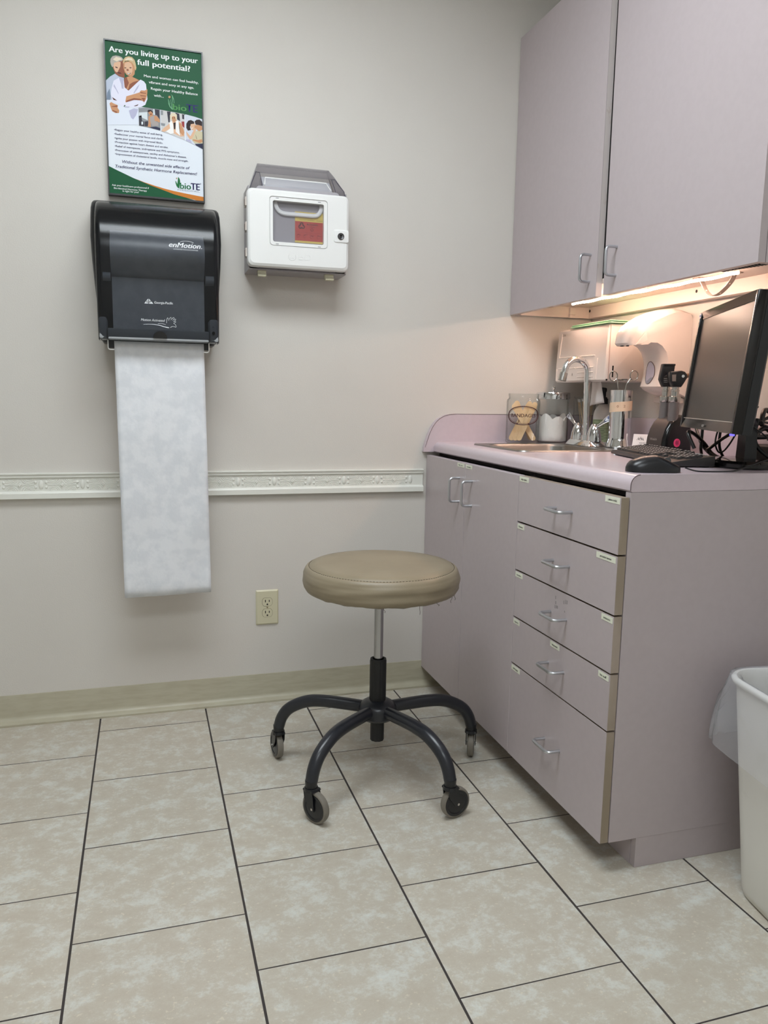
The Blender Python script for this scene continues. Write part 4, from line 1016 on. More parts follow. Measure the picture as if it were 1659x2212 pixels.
b = B(); b.lathe([(.020, .168), (.045, .170), (.0525, .178), (.054, .195), (.052, .206), (.045, .214), (.034, .221), (.0255, .224), (0, .224)], (SXC, SYC, 0), 40)
b.obj('hub', M_stoolframe, so)
b = B(); rr = []
for z in (.104, .171): rr.append([(SXC+(.0185+(.0008 if (i//3) % 2 else 0))*math.cos(2*PI*i/60), SYC+(.0185+(.0008 if (i//3) % 2 else 0))*math.sin(2*PI*i/60), z) for i in range(60)])
b.loft(rr); b.obj('lower_tube', M_blackmatte, so)
LEGS = [(4.2, -24), (73.6, -16), (148.2, 9), (220.2, 213), (292.2, 283)]
for (la, wa) in LEGS:
    q = math.radians(la); dr = Vector((math.cos(q), math.sin(q), 0)); c = Vector((SXC, SYC, 0))
    path = smooth_path([c+dr*.040+Z*.197, c+dr*.10+Z*.1985, c+dr*.16+Z*.1985, c+dr*.205+Z*.193, c+dr*.243+Z*.178, c+dr*.272+Z*.158, c+dr*.290+Z*.132, c+dr*.299+Z*.104], 5)
    n = len(path); rad = []
    for i in range(n):
        t = i/(n-1); rad.append(.0172+.0010*math.sin(t*PI)-.001*t)
    lg = B().tube(path, rad, 18).obj('leg', M_stoolframe, so)
    # caster
    stem = c+dr*.300; n_ = Vector((math.cos(math.radians(wa)), math.sin(math.radians(wa)), 0))
    fwd = Z.cross(n_)
    if la in (220.2,): fwd = -fwd
    if la == 292.2: fwd = fwd if fwd.x > 0 else -fwd
    if la == 220.2: fwd = fwd if fwd.x > 0 else -fwd
    wc = stem+fwd*.017+Z*.0412
    Mr = Matrix((( n_.cross(Z).x, Z.x, n_.x), (n_.cross(Z).y, Z.y, n_.y), (n_.cross(Z).z, Z.z, n_.z)))
    b = B(); b.cyl(stem+Z*.088, stem+Z*.108, .0150, .0160, 20).cyl(stem+Z*.081, stem+Z*.090, .0185, .0175, 20)
    # yoke: crown plate and two cheek plates
    for s_ in (-1, 1):
        off = n_*(s_*.0135)
        pts = [stem-fwd*.014+Z*.086, stem+fwd*.016+Z*.086, stem+fwd*.020+Z*.068, wc+fwd*.006-Z*.006, wc-fwd*.007-Z*.006, stem-fwd*.010+Z*.062]
        b.loft([[p+off-n_*.0014 for p in pts], [p+off+n_*.0014 for p in pts]])
    pts = [stem-fwd*.014+Z*.088, stem+fwd*.017+Z*.088, stem+fwd*.020+Z*.0835, stem-fwd*.016+Z*.0835]
    b.loft([[p-n_*.0148 for p in pts], [p+n_*.0148 for p in pts]])
    cs = b.obj('caster', M_blackplastic, so)
    b = B()
    R_ = .0406
    b.lathe([(R_-.010, -.0080), (R_-.0045, -.0092), (R_-.001, -.0078), (R_, -.004), (R_, .004), (R_-.001, .0078), (R_-.0045, .0092), (R_-.010, .0080)], wc, 44, M=Mr)
    b.mi = 1
    b.lathe([(0, -.0095), (.012, -.0105), (.0265, -.0085), (.0285, -.0102), (R_-.0062, -.0098), (R_-.0062, .0098), (.0285, .0102), (.0265, .0085), (.012, .0105), (0, .0095)], wc, 44, M=Mr)
    b.obj('wheel', [M_rubber, M_blackplastic], cs)
    b = B(); b.cyl(wc-n_*.0165, wc+n_*.0165, .0034, n=12); b.obj('axle_bolt', M_steel, cs)

# ------------------------------------------------------------------ waste bin with liner
tbx = math.radians(-8)
Mb = Matrix.Translation(Vector((1.772, -1.486, 0))) @ Matrix.Rotation(tbx, 4, 'Z')
def brect(hx, hy, r, z, n=7): return [tuple(Mb @ Vector((p[0], p[1], z))) for p in rrect(-hx, hx, -hy, hy, r, n)]
wb = thing('waste_bin', 'white plastic waste bin with a clear liner beside the cabinet end panel', 'bin', (1.772, -1.486, 0))
M_bin = mat('bin_white_plastic', (224, 222, 214), .45, c2=(210, 207, 196), nscale=9, nlo=.55, nhi=.75)
HB = .485
def bsz(z): t = z/HB; return (.110+.034*t, .150+.041*t)
b = B(); rings = []
for z, ins, r in ((.0008, .012, .05), (.006, .003, .055), (.02, 0, .058), (.15, 0, .060), (.30, 0, .062), (.44, 0, .064), (HB-.012, 0, .065), (HB-.010, -.006, .068), (HB-.002, -.008, .069), (HB+.003, -.004, .066), (HB+.003, .002, .062), (HB-.004, .004, .06), (.30, .004, .058), (.03, .004, .052), (.012, .010, .05)):
    hx, hy = bsz(z); rings.append(brect(hx-ins, hy-ins, r, z))
b.loft(rings); b.obj('body', M_bin, wb, sharp=60)
M_liner = clearmat('clear_liner', (.93, .93, .95), rough=.12, body=(244, 246, 250), bodyfac=.20)
def crinkle(hx, hy, r, z, amp, ph, n=16):
    out = []
    base = rrect(-hx, hx, -hy, hy, r, n); m = len(base)
    for i, p in enumerate(base):
        a = 2*PI*i/m; q = Vector((p[0], p[1], 0)).normalized()
        d = amp*(math.sin(a*13+ph)*.5+math.sin(a*29+ph*2.3)*.35+math.sin(a*7-ph)*.4)
        out.append(tuple(Mb @ Vector((p[0]+q.x*d, p[1]+q.y*d, z+amp*.5*math.sin(a*17+ph)))))
    return out
b = B(); rings = []
hx, hy = bsz(HB)
for z, o_, amp, ph in ((.330, .030, .006, 2.0), (.345, .031, .006, 2.2), (.375, .030, .006, 1.4), (.405, .027, .006, .9), (.435, .021, .006, 3.0), (.460, .016, .005, 4.2), (.478, .0125, .003, 5.1), (HB+.0045, .0105, .0012, 1.0), (HB+.0062, .001, .0008, .5), (HB+.003, -.0065, .0012, 1.4), (HB-.02, -.009, .003, 3.3), (.42, -.014, .004, 1.2), (.34, -.02, .005, .3), (.22, -.028, .006, 2.7), (.10, -.036, .006, 1.9), (.03, -.05, .004, .2)):
    rings.append(crinkle(hx+o_ if z > .3 or o_ > 0 else bsz(z)[0]-.012, hy+o_ if z > .3 or o_ > 0 else bsz(z)[1]-.012, .07, z, amp, ph))
b.loft(rings, cap0=False)
o = b.obj('bin_liner', M_liner, sharp=180)
tag(o, 'crinkled clear plastic liner folded over the rim of the white bin', 'liner')

# ------------------------------------------------------------------ things on the counter
M_glass = clearmat('jar_glass', (.965, .97, .965), rough=.02, body=(210, 214, 208), bodyfac=.015, facing=True)
M_wood = mat('birch_wood', (226, 198, 156), .6, c2=(212, 180, 136), nscale=30, aniso=(1, 1, .2))
M_decal = mat('maroon_decal', (66, 26, 24), .4)
zc = ZC+.0004
# jar 1: open glass jar with tongue depressors
J1 = Vector((1.735, -.115, zc)); R1 = .0585
j1 = thing('glass_jar', 'open clear glass jar marked BANDAGES with wooden tongue depressors', 'jar', J1)
b = B(); b.lathe([(0, 0), (R1-.006, 0), (R1-.001, .004), (R1, .010), (R1, .146), (R1-.001, .152), (R1-.0065, .1575), (R1-.0065, .163), (R1-.0055, .165), (R1-.0055, .1735), (R1-.0085, .1735), (R1-.0095, .160), (R1-.003, .150), (R1-.003, .012), (R1-.009, .007), (0, .006)], J1, 56)
b.obj('jar_body', M_glass, j1)
b = B(); a0 = math.radians(-115)
def wj(s_, z_, r): 
    a = a0+s_/R1; return Vector((J1.x+r*math.cos(a), J1.y+r*math.sin(a), J1.z+z_))
def oval_pts(hw, hh, n=48): return [(hw*math.cos(2*PI*i/n), hh*math.sin(2*PI*i/n)) for i in range(n)]
zo = .098
b.tube([wj(s_, zo+z_, R1+.0004) for s_, z_ in oval_pts(.0610, .0315)], .0016, 6, closed=True)
b.tube([wj(s_, zo+z_, R1+.0004) for s_, z_ in oval_pts(.0560, .0275)], .0006, 5, closed=True)
b.text('BANDAGES', (-.045, 0, -.0055), X, Z, .090, .0125, .03, wrap=lambda q: wj(q.x, zo+q.z, R1+.0007))
for s_ in (-.021, .019): b.ball(wj(s_, zo-.0285, R1+.0004), .003, 10, 8)
b.tube([wj(-.008+.002*i, zo-.0265-.0012*abs(math.sin(i*1.3)), R1+.0004) for i in range(10)], .0005, 5)
b.tube([wj(-.0165+.001*math.sin(i), zo-.014-.0025*i, R1+.0004) for i in range(5)], .0009, 5)
b.obj('oval_decal', M_decal, j1)
# tongue depressors
def depressor_mesh():
    out = []
    L, w = .150, .0092
    for i in range(9):
        a = -PI/2+PI*i/8; out.append((L/2-w+w*math.cos(a), w*math.sin(a)))
    for i in range(9):
        a = PI/2+PI*i/8; out.append((-L/2+w+w*math.cos(a), w*math.sin(a)))
    return B().prism(out, 'z', -.0009, .0009)
base = depressor_mesh().obj('tongue_depressor', M_wood)
tag(base, 'flat wooden tongue depressor leaning inside the jar marked BANDAGES', 'tongue depressor', 'tongue depressors in the glass jar')
vdir = Vector((RT.x, RT.y, 0)).normalized(); away = Vector((-vdir.y, vdir.x, 0))
spec = [(-.049, -.013, .046, .030), (-.036, -.026, .049, .012), (-.022, -.034, .047, -.004), (.046, -.012, -.035, .028), (.047, .004, -.030, .034), (.040, .018, -.022, .040), (-.034, .020, .034, .036), (-.045, .006, .030, .040)]
for i, (s0, d0, s1, d1) in enumerate(spec):
    o = base if i == 0 else base.copy()
    if i: COL.objects.link(o)
    p0 = J1+vdir*s0*.93+away*d0*.93+Z*.009; hp = J1+vdir*s1*.9+away*d1*.9; dh = (hp-p0); dh.z = 0
    L = .150; hz_ = math.sqrt(max(L*L-dh.length**2, .0004)); p1 = Vector((hp.x, hp.y, p0.z+hz_))
    xd_ = (p1-p0).normalized(); nn = (-away*1.0+Z*.15); nn = (nn-xd_*nn.dot(xd_)).normalized(); yd_ = nn.cross(xd_)
    mid = (p0+p1)/2+xd_*.002
    o.matrix_world = Matrix(((xd_.x, yd_.x, nn.x, mid.x), (xd_.y, yd_.y, nn.y, mid.y), (xd_.z, yd_.z, nn.z, mid.z), (0, 0, 0, 1)))
# jar 2: lidded jar with cotton
J2 = Vector((1.852, -.113, zc)); R2 = .0565
j2 = thing('lidded_jar', 'clear glass jar with a steel lid and white cotton, right of the open jar', 'jar', J2)
b = B(); b.lathe([(0, 0), (R2-.004, 0), (R2, .005), (R2, .162), (R2-.003, .164), (R2-.0035, .160), (R2-.003, .010), (R2-.008, .006), (0, .005)], J2, 56)
b.obj('jar_body', M_glass, j2)
b = B(); b.lathe([(R2+.0015, .1555), (R2+.0035, .1565), (R2+.0035, .176), (R2+.002, .1795), (.03, .1835), (0, .1845)], J2, 48)
b.lathe([(.004, .184), (.0035, .190), (.0062, .194), (.0062, .199), (.003, .2025), (0, .203)], J2, 20)
b.obj('lid', M_chrome, j2)
M_cotton = mat('cotton', (240, 238, 236), .95, bump=.6, bscale=90)
b = B(); rings = []; n = 72
for (t, zz) in ((0, .0075), (0, .012), (0, .03), (0, .05), (0, .066), (1, .072)):
    rg = []
    for i in range(n):
        a = 2*PI*i/n; pk = .017*abs(math.sin(a*3.5+.9))**.8+.006*math.sin(a*2+1)
        r = R2-.0045-(.006 if zz < .01 else 0)+.0009*math.sin(a*7+zz*90)+.0008*math.sin(a*15-zz*160)
        rg.append((J2.x+r*math.cos(a), J2.y+r*math.sin(a), J2.z+zz+(pk+.012 if t else 0)))
    rings.append(rg)
for k, dz in ((.86, -.004), (.6, -.02), (.3, -.024)):
    rings.append([(J2.x+(p[0]-J2.x)*k, J2.y+(p[1]-J2.y)*k, p[2]+dz-(p[2]-J2.z-.085)*(1-k)) for p in rings[5]])
b.loft(rings)
tag(b.obj('cotton_wool', M_cotton, sharp=80), 'white cotton wool with peaked folds inside the lidded jar', 'cotton wool')
# jar 3 behind faucet with applicator sticks
J3 = Vector((1.984, -.108, zc)); R3 = .040
j3 = thing('applicator_jar', 'narrow clear glass jar of wooden sticks behind the faucet', 'jar', J3)
b = B(); b.lathe([(0, 0), (R3-.002, 0), (R3, .005), (R3, .150), (R3-.004, .158), (R3-.004, .161), (R3-.001, .163), (R3-.001, .167), (R3-.005, .167), (R3-.0065, .158), (R3-.0025, .149), (R3-.0025, .01), (0, .006)], J3, 40)
b.obj('jar_body', M_glass, j3)
b = B(); b.cyl((0, 0, -.075), (0, 0, .068), .00125, n=7); b.mi = 1; b.ball((0, 0, .071), (.0026, .0026, .0065), 8, 6)
sb0 = b.obj('applicator_stick', [M_wood, M_cotton])
tag(sb0, 'thin wooden cotton-tipped applicator standing in the narrow jar behind the faucet', 'applicator', 'applicator sticks in the narrow jar')
random.seed(5)
for i in range(16):
    o = sb0 if i == 0 else sb0.copy()
    if i: COL.objects.link(o)
    a = random.uniform(0, 2*PI); r0 = random.uniform(.004, .022)
    s1 = random.uniform(-.022, .032); d1 = random.uniform(-.022, .02)
    p0 = J3+Vector((r0*math.cos(a), r0*math.sin(a), .0082)); hp = J3+vdir*s1+away*d1
    if (hp-J3).xy.length > .032: hp = J3+(hp-J3)*(.032/(hp-J3).xy.length)
    dh = Vector((hp.x-p0.x, hp.y-p0.y, .155)).normalized()
    q = Z.rotation_difference(dh); o.rotation_mode = 'QUATERNION'; o.rotation_quaternion = q; o.location = p0+dh*.0765
# lotion bottle
LB = Vector((2.003, -.200, zc))
lb = thing('pump_bottle', 'white pump bottle with pale green label and black pump behind the faucet', 'bottle', LB)
def lring(k, z, kx=.0335, ky=.024): return [(LB.x+(vdir*kx*k*math.cos(2*PI*i/36)+away*ky*k*math.sin(2*PI*i/36)).x, LB.y+(vdir*kx*k*math.cos(2*PI*i/36)+away*ky*k*math.sin(2*PI*i/36)).y, LB.z+z) for i in range(36)]
b = B(); b.loft([lring(.93, 0), lring(1, .004), lring(1, .098), lring(.97, .108), lring(.86, .120), lring(.66, .131), lring(.46, .138), lring(.40, .146)])
b.obj('bottle_body', mat('bottle_white', (226, 222, 214), .35), lb)
b = B(); rings = [[Vector(p)+(Vector(p)-LB).normalized()*.0004 for p in lring(1, z)] for z in (.010, .088)]
b.loft([r[18:36]+r[0:1] for r in rings], closed=False)
b.mi = 1
for z in (.086, .075, .056, .044, .034, .024): 
    rr_ = [Vector(p)+(Vector((p[0], p[1], 0))-Vector((LB.x, LB.y, 0))).normalized()*.0008 for p in lring(1, z)]
    b.tube(rr_[20:35], .0004, 4)
for k in (24, 29):
    b.tube([Vector(lring(1.03, z)[k]) for z in (.014, .086)], .0004, 4)
for z in (.080, .069, .064, .050, .039, .029, .019):
    rr_ = lring(1.025, z); b.tube([Vector(p) for p in rr_[25:28]], .0006, 4); b.tube([Vector(p) for p in rr_[30:34]], .0005, 4)
b.obj('label', [mat('label_green', (176, 190, 150), .5), mat('label_ink', (70, 84, 60), .6)], lb)
b = B(); b.cyl(LB+Z*.142, LB+Z*.161, .0155, n=28).cyl(LB+Z*.161, LB+Z*.166, .0125, .0115, 24).cyl(LB+Z*.166, LB+Z*.186, .0072, n=16)
b.lathe([(.0085, .184), (.0095, .188), (.0095, .196), (.006, .199), (0, .1995)], LB, 20)
b.tube(smooth_path([LB+Z*.194, LB+Z*.195-vdir*.016, LB+Z*.192-vdir*.024, LB+Z*.184-vdir*.027], 4), [.0058-.0016*i/12 for i in range(13)], 10)
b.obj('pump', M_blackplastic, lb)
# steel forceps jar
FJ = Vector((1.933, -.412, ZC+.0046))
fj = thing('forceps_jar', 'tall chrome steel forceps jar with a tape band and flared foot', 'jar', FJ)
b = B(); b.lathe([(0, 0), (.0425, 0), (.0435, .003), (.0425, .007), (.0392, .0135), (.037, .023), (.0352, .027), (.0349, .033), (.0349, .184), (.0333, .1845), (.0328, .183), (.0328, .04), (0, .038)], FJ, 56)
b.obj('cylinder', M_chrome, fj, sharp=28)
M_tape = mat('masking_tape', (226, 200, 172), .7)
b = B(); A0 = math.radians(-117)
def tp(s_, z_, r=.0355): a = A0+s_/.0349; return Vector((FJ.x+r*math.cos(a), FJ.y+r*math.sin(a), FJ.z+z_))
rows = []
for i in range(25):
    s_ = -.055+.107*i/24; tl = .004*(s_/.05)
    jag = .001*math.sin(i*5) if i < 2 else 0
    rows.append([tp(s_+jag, .1165+tl), tp(s_, .1315+tl), tp(s_-jag, .1475+tl)])
b.loft(rows, closed=False)
b.mi = 1; b.text('0', (-.0165, 0, .1285), X, Z, .006, .008, 0, wrap=lambda q: tp(q.x, q.z,   .0359)).text('2', (.004, 0, .1295), X, Z, .006, .008, 0, wrap=lambda q: tp(q.x, q.z,   .0359))
b.obj('tape_band', [M_tape, mat('tape_pencil', (150, 112, 84), .7)], fj)
fp = thing('forceps', 'steel ring-handled forceps standing in the chrome forceps jar', 'forceps', FJ+Z*.05)
c1 = FJ-vdir*.030+Z*.2285; c2 = FJ+vdir*.0365+Z*.2315
for c_, s_ in ((c1, -1), (c2, 1)):
    b = B(); b.tube([c_+vdir*.0128*math.cos(2*PI*i/28)+Z*.0155*math.sin(2*PI*i/28) for i in range(28)], .0019, 8, closed=True)
    st_ = c_-vdir*s_*.011-Z*.010
    b.tube(smooth_path([st_, st_-vdir*s_*.004-Z*.006, FJ+vdir*s_*.0145+Z*.2035, FJ+vdir*s_*.011+Z*.1855, FJ+vdir*s_*.003+Z*.14, FJ-vdir*s_*.001+Z*.115, FJ-vdir*s_*.004+Z*.055], 4), .0019, 8)
    q = FJ+Z*(.2165 if s_ < 0 else .2178)
    b.loft([[q+vdir*s_*.017+away*.001*s_+Z*.0022, q+vdir*s_*.017+away*.001*s_-Z*.0022, q+vdir*s_*.017-away*.001+Z*-.0022, q+vdir*s_*.017-away*.001+Z*.0022], [q-vdir*s_*.003+Z*.0018+away*.001*s_, q-vdir*s_*.003-Z*.0012+away*.001*s_, q-vdir*s_*.003-Z*.0012-away*.001, q-vdir*s_*.003+Z*.0018-away*.001]])
    b.obj('ring_handle', M_steel, fp)
b = B(); b.cyl(FJ+Z*.118-away*.004, FJ+Z*.118+away*.004, .0045, n=14); b.obj('pivot', M_steel, fp)
# business card
cd0 = Vector((1.948, -.462, zc)); cdir = Vector((.62, -.78, 0)).normalized(); cn = Vector((.78, .62, 0))
cu_ = (Z*.93+cn*.30).normalized(); nf = cdir.cross(cu_).normalized()
b = B()
pc = lambda s_, h, l=0: cd0+cdir*s_+cu_*(h+.0012)+nf*l
b.loft([[pc(0, 0), pc(.086, 0), pc(.086, .051), pc(0, .051)], [pc(0, 0, -.0006), pc(.086, 0, -.0006), pc(.086, .051, -.0006), pc(0, .051, -.0006)]])
b.mi = 1
L_ = .0005
for (sx_, sh_, w_) in ((.012, .030, .010), (.018, .032, .011), (.025, .0295, .010)):
    b.face([pc(sx_, sh_, L_), pc(sx_+w_*.25, sh_+.002, L_), pc(sx_+w_*.5, sh_+.012, L_)]).face([pc(sx_+w_*.55, sh_+.011, L_), pc(sx_+w_*.5, sh_+.003, L_), pc(sx_+w_, sh_, L_)])
b.text('DAVID A. B', pc(.022, .0205, L_), cdir, cu_, .034, .0035, .03)
b.tube([pc(.004+.07*t, .014-.010*math.sin(t*2.2), .0004) for t in [i/10 for i in range(11)]], .0003, 4)
tag(b.obj('business_card', [mat('card_white', (236, 226, 222), .5), mat('card_ink', (92, 84, 84), .6)]), 'white card with a small mountain emblem propped beside the forceps jar', 'card')

# ------------------------------------------------------------------ otoscope charger
OB = Vector((1.938, -.665, zc))
fa = math.radians(186); fdir = Vector((math.cos(fa), math.sin(fa), 0)); sdir = Vector((-fdir.y, fdir.x, 0))   # sdir points to the camera side (299 deg)
Mo = Matrix(((fdir.x, sdir.x, 0, OB.x), (fdir.y, sdir.y, 0, OB.y), (0, 0, 1, OB.z), (0, 0, 0, 1)))
ob = thing('otoscope_charger', 'black domed diagnostic charging base with a pink sticker behind the keyboard', 'charger', OB)
pf = [(.060, 0), (.060, .022), (.056, .050), (.047, .076), (.034, .096), (.017, .110), (-.006, .117), (-.026, .112), (-.040, .094), (-.047, .060), (-.050, 0)]
b = B(Mo); b.prism(pf, 'y', -.041, .041, .012, 4); b.obj('base_body', mat('charger_black', (16, 16, 18), .16), ob)
b = B(Mo); inner = [(p[0]+.0022, p[1]) for p in pf[:7]]; inr2 = [(p[0]-.004, p[1]-.004) for p in pf[:7]][::-1]
b.prism(inner+inr2, 'y', -.0295, .0295, .0006, 1); b.obj('front_panel', mat('charger_panel_brown', (62, 52, 48), .45), ob)
b = B(Mo); b.text('Welch', (.0612, -.014, .042), Y, (-.13, 0, .99), .028, .0075, .02, lift=.0022); b.obj('panel_lettering', mat('lettering_grey', (150, 142, 136), .5), ob)
b = B(Mo); b.cyl((.012, .0405, .0365), (.012, .0417, .0365), .0122, n=28)
b.mi = 1
for i in range(7): b.tube([(.006+.0018*i, .0420, .030+.003*math.sin(i*2.3)), (.007+.0018*i, .0420, .0425+.002*math.cos(i*1.7))], .0006, 4)
b.obj('pink_sticker', [mat('hot_pink', (236, 70, 128), .5), mat('pink_print', (150, 40, 80), .6)], ob)
M_hgrip = mat('instrument_grip', (128, 122, 122), .32, metal=.55)
def handle_at(name, label, base, lean):
    t = thing(name, label, 'medical instrument', base)
    ax = (Z+lean).normalized(); qr = Z.rotation_difference(ax).to_matrix()
    b = B(); b.lathe([(.0145, 0), (.0150, .004), (.0150, .0735), (.0140, .0745)], base, 28, M=qr)
    b.obj('grip', M_hgrip, t)
    b = B(); b.lathe([(.0158, .0745), (.0166, .076), (.0166, .0905), (.0150, .092), (.0112, .0925), (.0112, .106), (.0122, .107), (.0122, .110), (.0104, .111), (.0104, .124), (0, .124)], base, 28, M=qr)
    b.obj('collar', M_steel, t)
    return t, base+ax*.122
HB1 = OB+sdir*.024+Z*.078+fdir*.018; HB2 = OB-sdir*.019+Z*.078+fdir*.012
t1, h1 = handle_at('otoscope', 'otoscope with black head and pointed tip nearer the monitor in the charging base', HB1, Vector((.02, 0, 0)))
t2, h2 = handle_at('ophthalmoscope', 'ophthalmoscope with tall black head left of the otoscope in the charging base', HB2, Vector((.02, 0, 0)))
# otoscope head: box with rounded back, lens window to the left, speculum to the right
fd = -vdir; 
Mh = Matrix(((vdir.x, away.x, 0, h1.x), (vdir.y, away.y, 0, h1.y), (0, 0, 1, h1.z), (0, 0, 0, 1)))
b = B(Mh); b.prism([(-.021, .012), (-.023, .036), (-.021, .040), (.010, .043), (.020, .040), (.027, .032), (.027, .022), (.021, .010), (.015, .0), (.012, -.004), (-.011, -.004), (-.015, .004)], 'y', -.0135, .0135, .004, 3)
b.obj('head', M_blackplastic, t1)
b = B(Mh); b.lathe([(.0095, 0), (.0075, .004), (.0035, .020), (.0028, .024), (0, .024)], (0, 0, 0), 20, M=Matrix.Rotation(PI/2-.32, 3, 'Y'))
for v in b.bm.verts: pass
o = b.obj('speculum', mat('speculum_tan', (120, 92, 70), .4), t1)
for v in o.data.vertices: v.co += (Mh.to_3x3() @ Vector((.024, 0, .027)))
b = B(Mh); b.prism([(-.020, .010), (-.022, .033), (-.004, .034), (-.004, .010)], 'y', -.0155, -.0130, .0006, 1); b.mi = 1; b.prism([(-.017, .0125), (-.0185, .0305), (-.0068, .0315), (-.0062, .0125)], 'y', -.0162, -.0150)
b.obj('viewing_lens', [M_blackplastic, mat('lens_grey', (120, 112, 106), .1)], t1)
b = B(Mh); b.cyl((.0135, -.0130, .027), (.0135, -.0165, .027), .0042, n=16); b.obj('insufflator_port', M_chrome, t1)
Mh2 = Matrix(((vdir.x, away.x, 0, h2.x), (vdir.y, away.y, 0, h2.y), (0, 0, 1, h2.z), (0, 0, 0, 1)))
b = B(Mh2); b.prism([(-.013, -.003), (-.018, .006), (-.0235, .018), (-.0225, .030), (-.0195, .048), (-.0175, .062), (.016, .0625), (.0175, .056), (.0165, .045), (.016, .024), (.0185, .016), (.015, .004), (.011, -.003)], 'y', -.011, .011, .003, 3)
b.box(-.0165, .0180, -.0125, .0125, .0575, .0635, .0015)
b.obj('head', M_blackplastic, t2)
b = B(Mh2); b.lathe([(0, -.0125), (.0155, -.0125), (.0165, -.011), (.0165, .011), (.0155, .0125), (0, .0125)], (0, 0, .016), 32, M=Matrix.Rotation(PI/2, 3, 'X'))
b.mi = 1
for i, w_ in enumerate((.010, .016, .020)): b.box(-.014, -.014+w_, -.0135, -.0128, .020-.005*i, .0212-.005*i)
o = b.obj('lens_dial', [M_blackmatte, mat('dial_marks', (150, 150, 150), .5)], t2)

# ------------------------------------------------------------------ keyboard
ko = Vector((1.860, -.667, zc)); kyaw = -1.8175
kb = thing('keyboard', 'black computer keyboard on the lilac counter in front of the monitor', 'keyboard', ko, rot=(0, 0, kyaw))
kb.scale = (.955, .75, 1)
KL, KD = .445, .142
b = B(); b.prism([(0, .004), (0, .0265), (-.003, .0275), (-KD+.004, .0125), (-KD, .009), (-KD, .003), (-KD+.003, .0015), (-.004, .0025)], 'x', 0, KL, .0015, 2)
b.box(.02, .05, -.02, -.006, 0, .004).box(KL-.05, KL-.02, -.02, -.006, 0, .004).box(.02, .05, -KD+.006, -KD+.02, 0, .002).box(KL-.05, KL-.02, -KD+.006, -KD+.02, 0, .002)
b.obj('case', mat('keyboard_black', (30, 28, 29), .38), kb)
M_key = mat('key_black', (34, 31, 31), .45); M_leg = mat('key_legend', (226, 222, 218), .5)
def ktop(y): return lerp(.0275, .0125, (-y-.003)/(KD-.007))
kn = 0
rows = [(-.016, .013, [(.012, 1)]+[(.042+.0188*i+(.006*(i//4)), 1) for i in range(12)]+[(.292+.0188*i, 1) for i in range(3)], 'F'),
        (-.040, .0165, [(.012+.0188*i, 1) for i in range(13)]+[(.2564, 1.7)]+[(.292+.0188*i, 1) for i in range(3)]+[(.358+.0188*i, 1) for i in range(4)], '1'),
        (-.0588, .0165, [(.012, 1.45)]+[(.0402+.0188*i, 1) for i in range(12)]+[(.2658, 1.2)]+[(.292+.0188*i, 1) for i in range(3)]+[(.358+.0188*i, 1) for i in range(4)], 'Q'),
        (-.0776, .0165, [(.012, 1.7)]+[(.0449+.0188*i, 1) for i in range(11)]+[(.2517, 1.95)]+[(.358+.0188*i, 1) for i in range(4)], 'A'),
        (-.0964, .0165, [(.012, 2.2)]+[(.0543+.0188*i, 1) for i in range(10)]+[(.2423, 2.45)]+[(.3108, 1)]+[(.358+.0188*i, 1) for i in range(3)], 'Z'),
        (-.1152, .0165, [(.012, 1.2), (.0355, 1.2), (.059, 1.2), (.0825, 5.4), (.185, 1.2), (.2085, 1.2), (.232, 1.2), (.2570, 1.5)]+[(.292+.0188*i, 1) for i in range(3)], '_')]
keys = []
for (yy, dd, ks, ch) in rows:
    for (xx, w_) in ks: keys.append((yy, dd, xx, w_))
for i, (yy, dd, xx, w_) in enumerate(keys[:99]):
    b = B(); kw = .0188*w_-.0022; z0 = ktop(yy)+.0002; z1 = ktop(yy)+.0058
    b.loft([[(xx, yy-dd/2, ktop(yy-dd/2)+.0003), (xx+kw, yy-dd/2, ktop(yy-dd/2)+.0003), (xx+kw, yy+dd/2, ktop(yy+dd/2)+.0003), (xx, yy+dd/2, ktop(yy+dd/2)+.0003)],
            [(xx+.0016, yy-dd/2+.0014, ktop(yy-dd/2)+.0052), (xx+kw-.0016, yy-dd/2+.0014, ktop(yy-dd/2)+.0052), (xx+kw-.0016, yy+dd/2-.0022, ktop(yy+dd/2)+.0056), (xx+.0016, yy+dd/2-.0022, ktop(yy+dd/2)+.0056)]])
    b.mi = 1
    if w_ < 3: b.box(xx+.0040, xx+.0040+min(.0060, kw*.4), yy-.0005, yy+.0032, ktop(yy)+.0050, ktop(yy)+.0060)
    b.obj('key', [M_key, M_leg], kb, sharp=25)
b = B()
for i in range(9): b.box(.300+.014*i, .309+.014*i, -.0085, -.0050, ktop(-.006)-.0002, ktop(-.006)+.0008)
b.obj('printed_legend', M_leg, kb)

# ------------------------------------------------------------------ mouse
mo = Vector((1.5325, -1.150, zc)); my = math.radians(-17)
ms = thing('computer_mouse', 'black computer mouse at the counter edge with its cord running right', 'mouse', mo, rot=(0, 0, my))
b = B(); rings = []
nS = 22
for i in range(nS+1):
    t = i/nS; x_ = lerp(-.060, .060, t)
    w_ = .0315*(1-abs(2*t-1)**4.5)**.5*(1-.10*t) if 0 < t < 1 else .004
    h_ = .036*(max(0, math.sin(PI*min(1, (t*.62+.16))))**1.0)*(1-max(0, (t-.55))*1.15)
    if t < .1: h_ *= .55+.45*math.sin(t/.1*PI/2)
    h_ = max(h_, .009); rg = []
    for j in range(24):
        a = 2*PI*j/24; cy, cz = math.cos(a), math.sin(a)
        yy = w_*(abs(cy)**.75)*(1 if cy > 0 else -1); zz = h_*(abs(cz)**.8) if cz > 0 else 0
        if cz < 0: yy *= .96
        rg.append((x_, yy, .0012+zz))
    rings.append(rg)
b.loft(rings); b.obj('shell', mat('mouse_black', (22, 22, 25), .32), ms, sharp=50)
